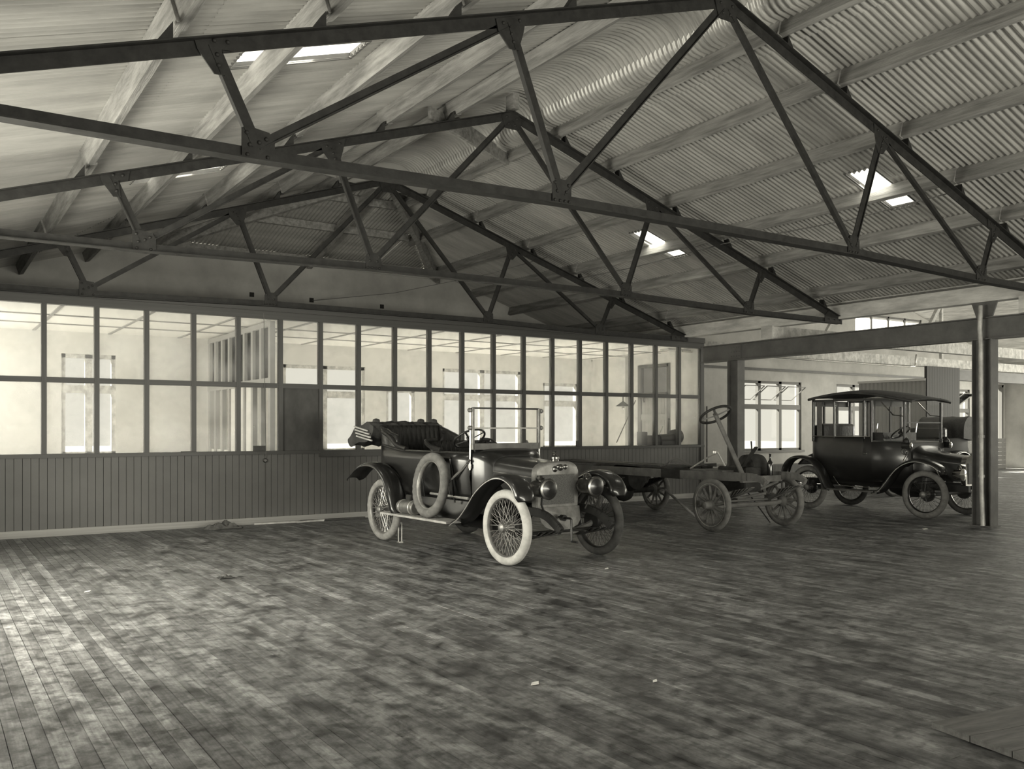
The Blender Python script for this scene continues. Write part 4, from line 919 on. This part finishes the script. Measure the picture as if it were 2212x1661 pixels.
# ------------------------------------------------------------------ bare lorry chassis
c4 = empty('lorry_chassis', (10.42, 12.10, 0), place((10.24, 9.05), (10.42, 12.10)), label='bare lorry chassis on wooden spoked wheels, no body, steering wheel upright', cat='vehicle')
for x in (0, 3.05):
    for s in (-1, 1): wood_wheel(c4, x, s*.735, .385, s)
for s in (-1, 1):
    mb = MB(); P = smooth([(-1.35, .76), (-.6, .76), (.5, .765), (1.6, .77), (2.6, .78), (3.2, .79), (3.5, .80), (3.68, .77), (3.76, .72)], 3)
    for i in range(len(P)-1):
        xx = P[i][0]; hh = .13 if xx < 3.1 else .13-.05*(xx-3.1)/.6
        mb.bar((P[i][0], s*.40, P[i][1]), (P[i+1][0]+.01, s*.40, P[i+1][1]), .05, hh)
    mb.build('frame_rail', 'chassis_paint', c4)
    bx('rail_patch', 'chassis_dark', (1.55, s*.40-.032, .70), (2.0, s*.40+.032, .845), c4)
    for xm, L0, nm in ((3.05, .55, 'front_spring'), (0, .62, 'rear_spring')):
        mb = MB()
        for lf in range(6):
            L = L0*(1-.14*lf); Q = [(xm+L*t, s*.47, .66-.17*(1-t*t)-.014*lf) for t in (-1, -.75, -.5, -.25, 0, .25, .5, .75, 1)]
            for i in range(8): mb.bar(Q[i], Q[i+1], .06, .012)
        mb.build(nm, 'chassis_dark' if xm == 0 else 'chassis_paint', c4)
for i, xx in enumerate((-1.25, -.4, .9, 2.1, 3.3)): MB().bb((xx-.03, -.40, .71), (xx+.03, .40, .80)).build('cross_member', 'chassis_paint', c4)
MB().tube([(3.05, -.68, .385), (3.05, -.55, .36), (3.05, .55, .36), (3.05, .68, .385)], .036, 8).build('front_axle', 'chassis_paint', c4)
MB().tube([(2.85, -.6, .40), (2.85, .6, .40)], .02, 8).build('track_rod', 'chassis_paint', c4)
MB().tube([(0, -.7, .385), (0, .7, .385)], .055, 10).lathe([(.06, -.18), (.17, -.1), (.20, 0), (.17, .1), (.06, .18)], (0, 0, .385), (0, 1, 0), 18).build('rear_axle', 'chassis_dark', c4)
MB().lathe([(.10, 0), (.22, .04), (.24, .4), (.20, .6), (.1, .65)], (-.2, 0, .62), (1, 0, 0), 18).build('gearbox', 'chassis_dark', c4)
# engine and tank ahead
MB().bb((2.55, -.16, .55), (3.15, .16, .92)).build('engine_block', 'chassis_dark', c4, bevel=.03)
MB().lathe([(.04, -.22), (.17, -.19), (.18, .0), (.17, .10), (.05, .13)], (2.95, .22, .93), (0, 1, 0), 22).build('drum', 'chassis_dark', c4)
MB().lathe([(.06, 0), (.10, .02), (.12, .05), (.05, .07)], (2.75, -.44, .60), (0, -1, 0), 18).build('steering_box', 'chassis_paint', c4)
bx('floor_board', 'mid_board', (2.2, -.38, .845), (2.9, .38, .865), c4)
steering(c4, (2.62, -.26, 1.70), (-.52, 0, .85), .24, (3.25, -.26, .72), 'chassis_paint', 'chassis_dark', .034, .021)
MB().tube([(2.9, .1, .85), (3.0, .12, 1.1), (2.98, .12, 1.3)], .012, 6).build('gear_lever', 'chassis_dark', c4)
MB().bar((3.0, -.1, .9), (3.3, -.1, 1.22), .06, .02).build('dash_stay', 'chassis_dark', c4)
MB().tube([(2.1, -.3, .86), (2.4, -.2, 1.05), (2.55, -.15, 1.12), (2.7, -.1, .86)], .013, 6).lathe([(.0, 0), (.04, .01), (.04, .05), (0, .06)], (2.5, -.17, 1.10), n=12).build('pedal_frame', 'bright_metal', c4)
MB().tube([(3.2, .45, .7), (3.0, .2, .55), (2.8, -.2, .52)], .022, 8).build('drag_link', 'chassis_paint', c4)
MB().tube([(2.4, -.3, .50), (2.9, .0, .45), (3.1, .3, .52)], .022, 8).build('brake_rod', 'chassis_paint', c4)
rz4 = c4.rotation_euler[2]
def w4(x, y, z): return (10.42+x*math.cos(rz4)-y*math.sin(rz4), 12.10+x*math.sin(rz4)+y*math.cos(rz4), z)
pk = [('long dark plank lying on the lorry frame, nearer side', .12), ('long dark plank lying on the lorry frame, middle', .30), ('long dark plank lying on the lorry frame, farther side', .46)]
for k_, (lb, off) in enumerate(pk):
    o = MB().bar(w4(-1.6, -.45+off, .87+.004*k_), w4(1.9+.1*k_, -.35+off, .87+.004*k_), .13, .03).build('plank', 'dark_board'); tag(o, lb, 'plank', 'planks on the lorry frame')
o = MB()
for i in range(3): o.tube(smooth([w4(1.5+.1*i, -.4, .88+.02*i), w4(1.75, -.3, .96+.03*i), w4(1.95, -.1, .90), w4(1.8+.1*i, .1, .92), w4(2.1, .25, .89+.02*i)], 4), .011, 6)
o = o.build('tangled_rope', 'rope'); tag(o, 'tangle of dark rope lying on the lorry frame', 'rope')
bt = MB().lathe([(.04, 0), (.042, .02), (.042, .16), (.038, .19), (.016, .23), (.014, .30), (.017, .305), (.017, .32), (.0, .32)], n=20).build('bottle', 'bottle_glass'); bt.location = w4(3.30, .18, .80); tag(bt, 'dark glass bottle standing on the front of the lorry frame', 'bottle')
g = MB().tube([(10.08, 10.68, .5), (10.80, 10.72, .015)], .022, 8).build('prop', 'spoke_wood'); tag(g, 'pole propped from the lorry frame down to the floor behind the front wheel', 'pole')
g = MB().tube([(10.60, 9.49, .60), (11.12, 9.40, .012)], .010, 6).build('thin_prop', 'black_metal'); tag(g, 'thin iron bar leaning under the front axle of the lorry', 'bar')
# ------------------------------------------------------------------ loose things on the floor
def crumple(name, c, sx, sy, sz, m, seed, label, cat):
    rr = random.Random(seed); n = 18; rows = []
    for i in range(n+1):
        row = []
        for j in range(n+1):
            u, v_ = -1+2*i/n, -1+2*j/n; e = max(0, 1-max(abs(u), abs(v_))**2)
            row.append((c[0]+sx*u*(1+.12*math.sin(3*v_+seed)), c[1]+sy*v_*(1+.15*math.sin(4*u+seed)), .004+sz*e*abs(math.sin(5*u+seed)*math.cos(4*v_+seed*.7)+.5*math.sin(9*u*v_+2))*.6+sz*.35*e*rr.random()))
        rows.append(row)
    o = MB().grid(rows).build(name, m, solid=.004); return tag(o, label, cat)
crumple('crumpled_rag', (3.72, 13.45, 0), .26, .15, .14, 'cloth', 3, 'crumpled dark rag on the floor against the matchboard partition', 'rag')
crumple('dark_rag', (2.52, 8.97, 0), .07, .05, .03, 'hood_canvas', 5, 'small black scrap on the open floor left of the touring car', 'rag')
for i, (p, q, m, lb) in enumerate((((4.25, 13.6), (5.35, 13.52), 'pale_wood', 'pale thin stick lying on the floor along the partition'), ((5.0, 13.62), (6.1, 13.6), 'dark_board', 'dark stick lying on the floor along the partition'), ((4.9, 13.5), (5.6, 13.66), 'pale_wood', 'shorter pale stick crossing the others by the partition'))):
    o = MB().bar((*p, .018), (*q, .018), .035, .025).build('stick', m); tag(o, lb, 'stick', 'sticks on the floor')
def scrap(x, y, r, m, lb):
    o = MB().prism([(x-r, y-.3*r, .002), (x+.4*r, y-.6*r, .004), (x+r, y+.3*r, .010), (x-.2*r, y+.6*r, .004)], (0, 0, .003)).build('paper_scrap', m); tag(o, lb, 'paper', 'paper scraps')
scrap(12.35, 7.56, .06, 'paper', 'curled white paper scrap on the floor in front of the pipe column')
scrap(2.98, 4.25, .035, 'paper', 'small pale scrap on the floor in front of the touring car, farther from it')
scrap(6.05, 7.3, .03, 'paper', 'tiny white scrap on the floor by the starting handle')
scrap(3.6, 3.9, .02, 'paper', 'tiny white scrap on the dark floor in the middle foreground')
scrap(1.25, 8.9, .03, 'paper', 'tiny pale scrap on the bright floor boards by the window wall')
# corner of a loose board deck lying on the floor at the lower right
pf = empty('loose_board', (4.19, 2.528, 0), math.radians(-10), label='corner of a dull pale board lying on the dark floor, lower right edge', cat='board')
for i in range(5): ubox('plank', 'mid_board', pf, (0, -.215-i*.22, .004), (1.6, -i*.22, .034))
# ground outside
g = bx('ground', 'earth', (-60, -60, -.4), (90, 90, -.18)); tag(g, kind='structure')
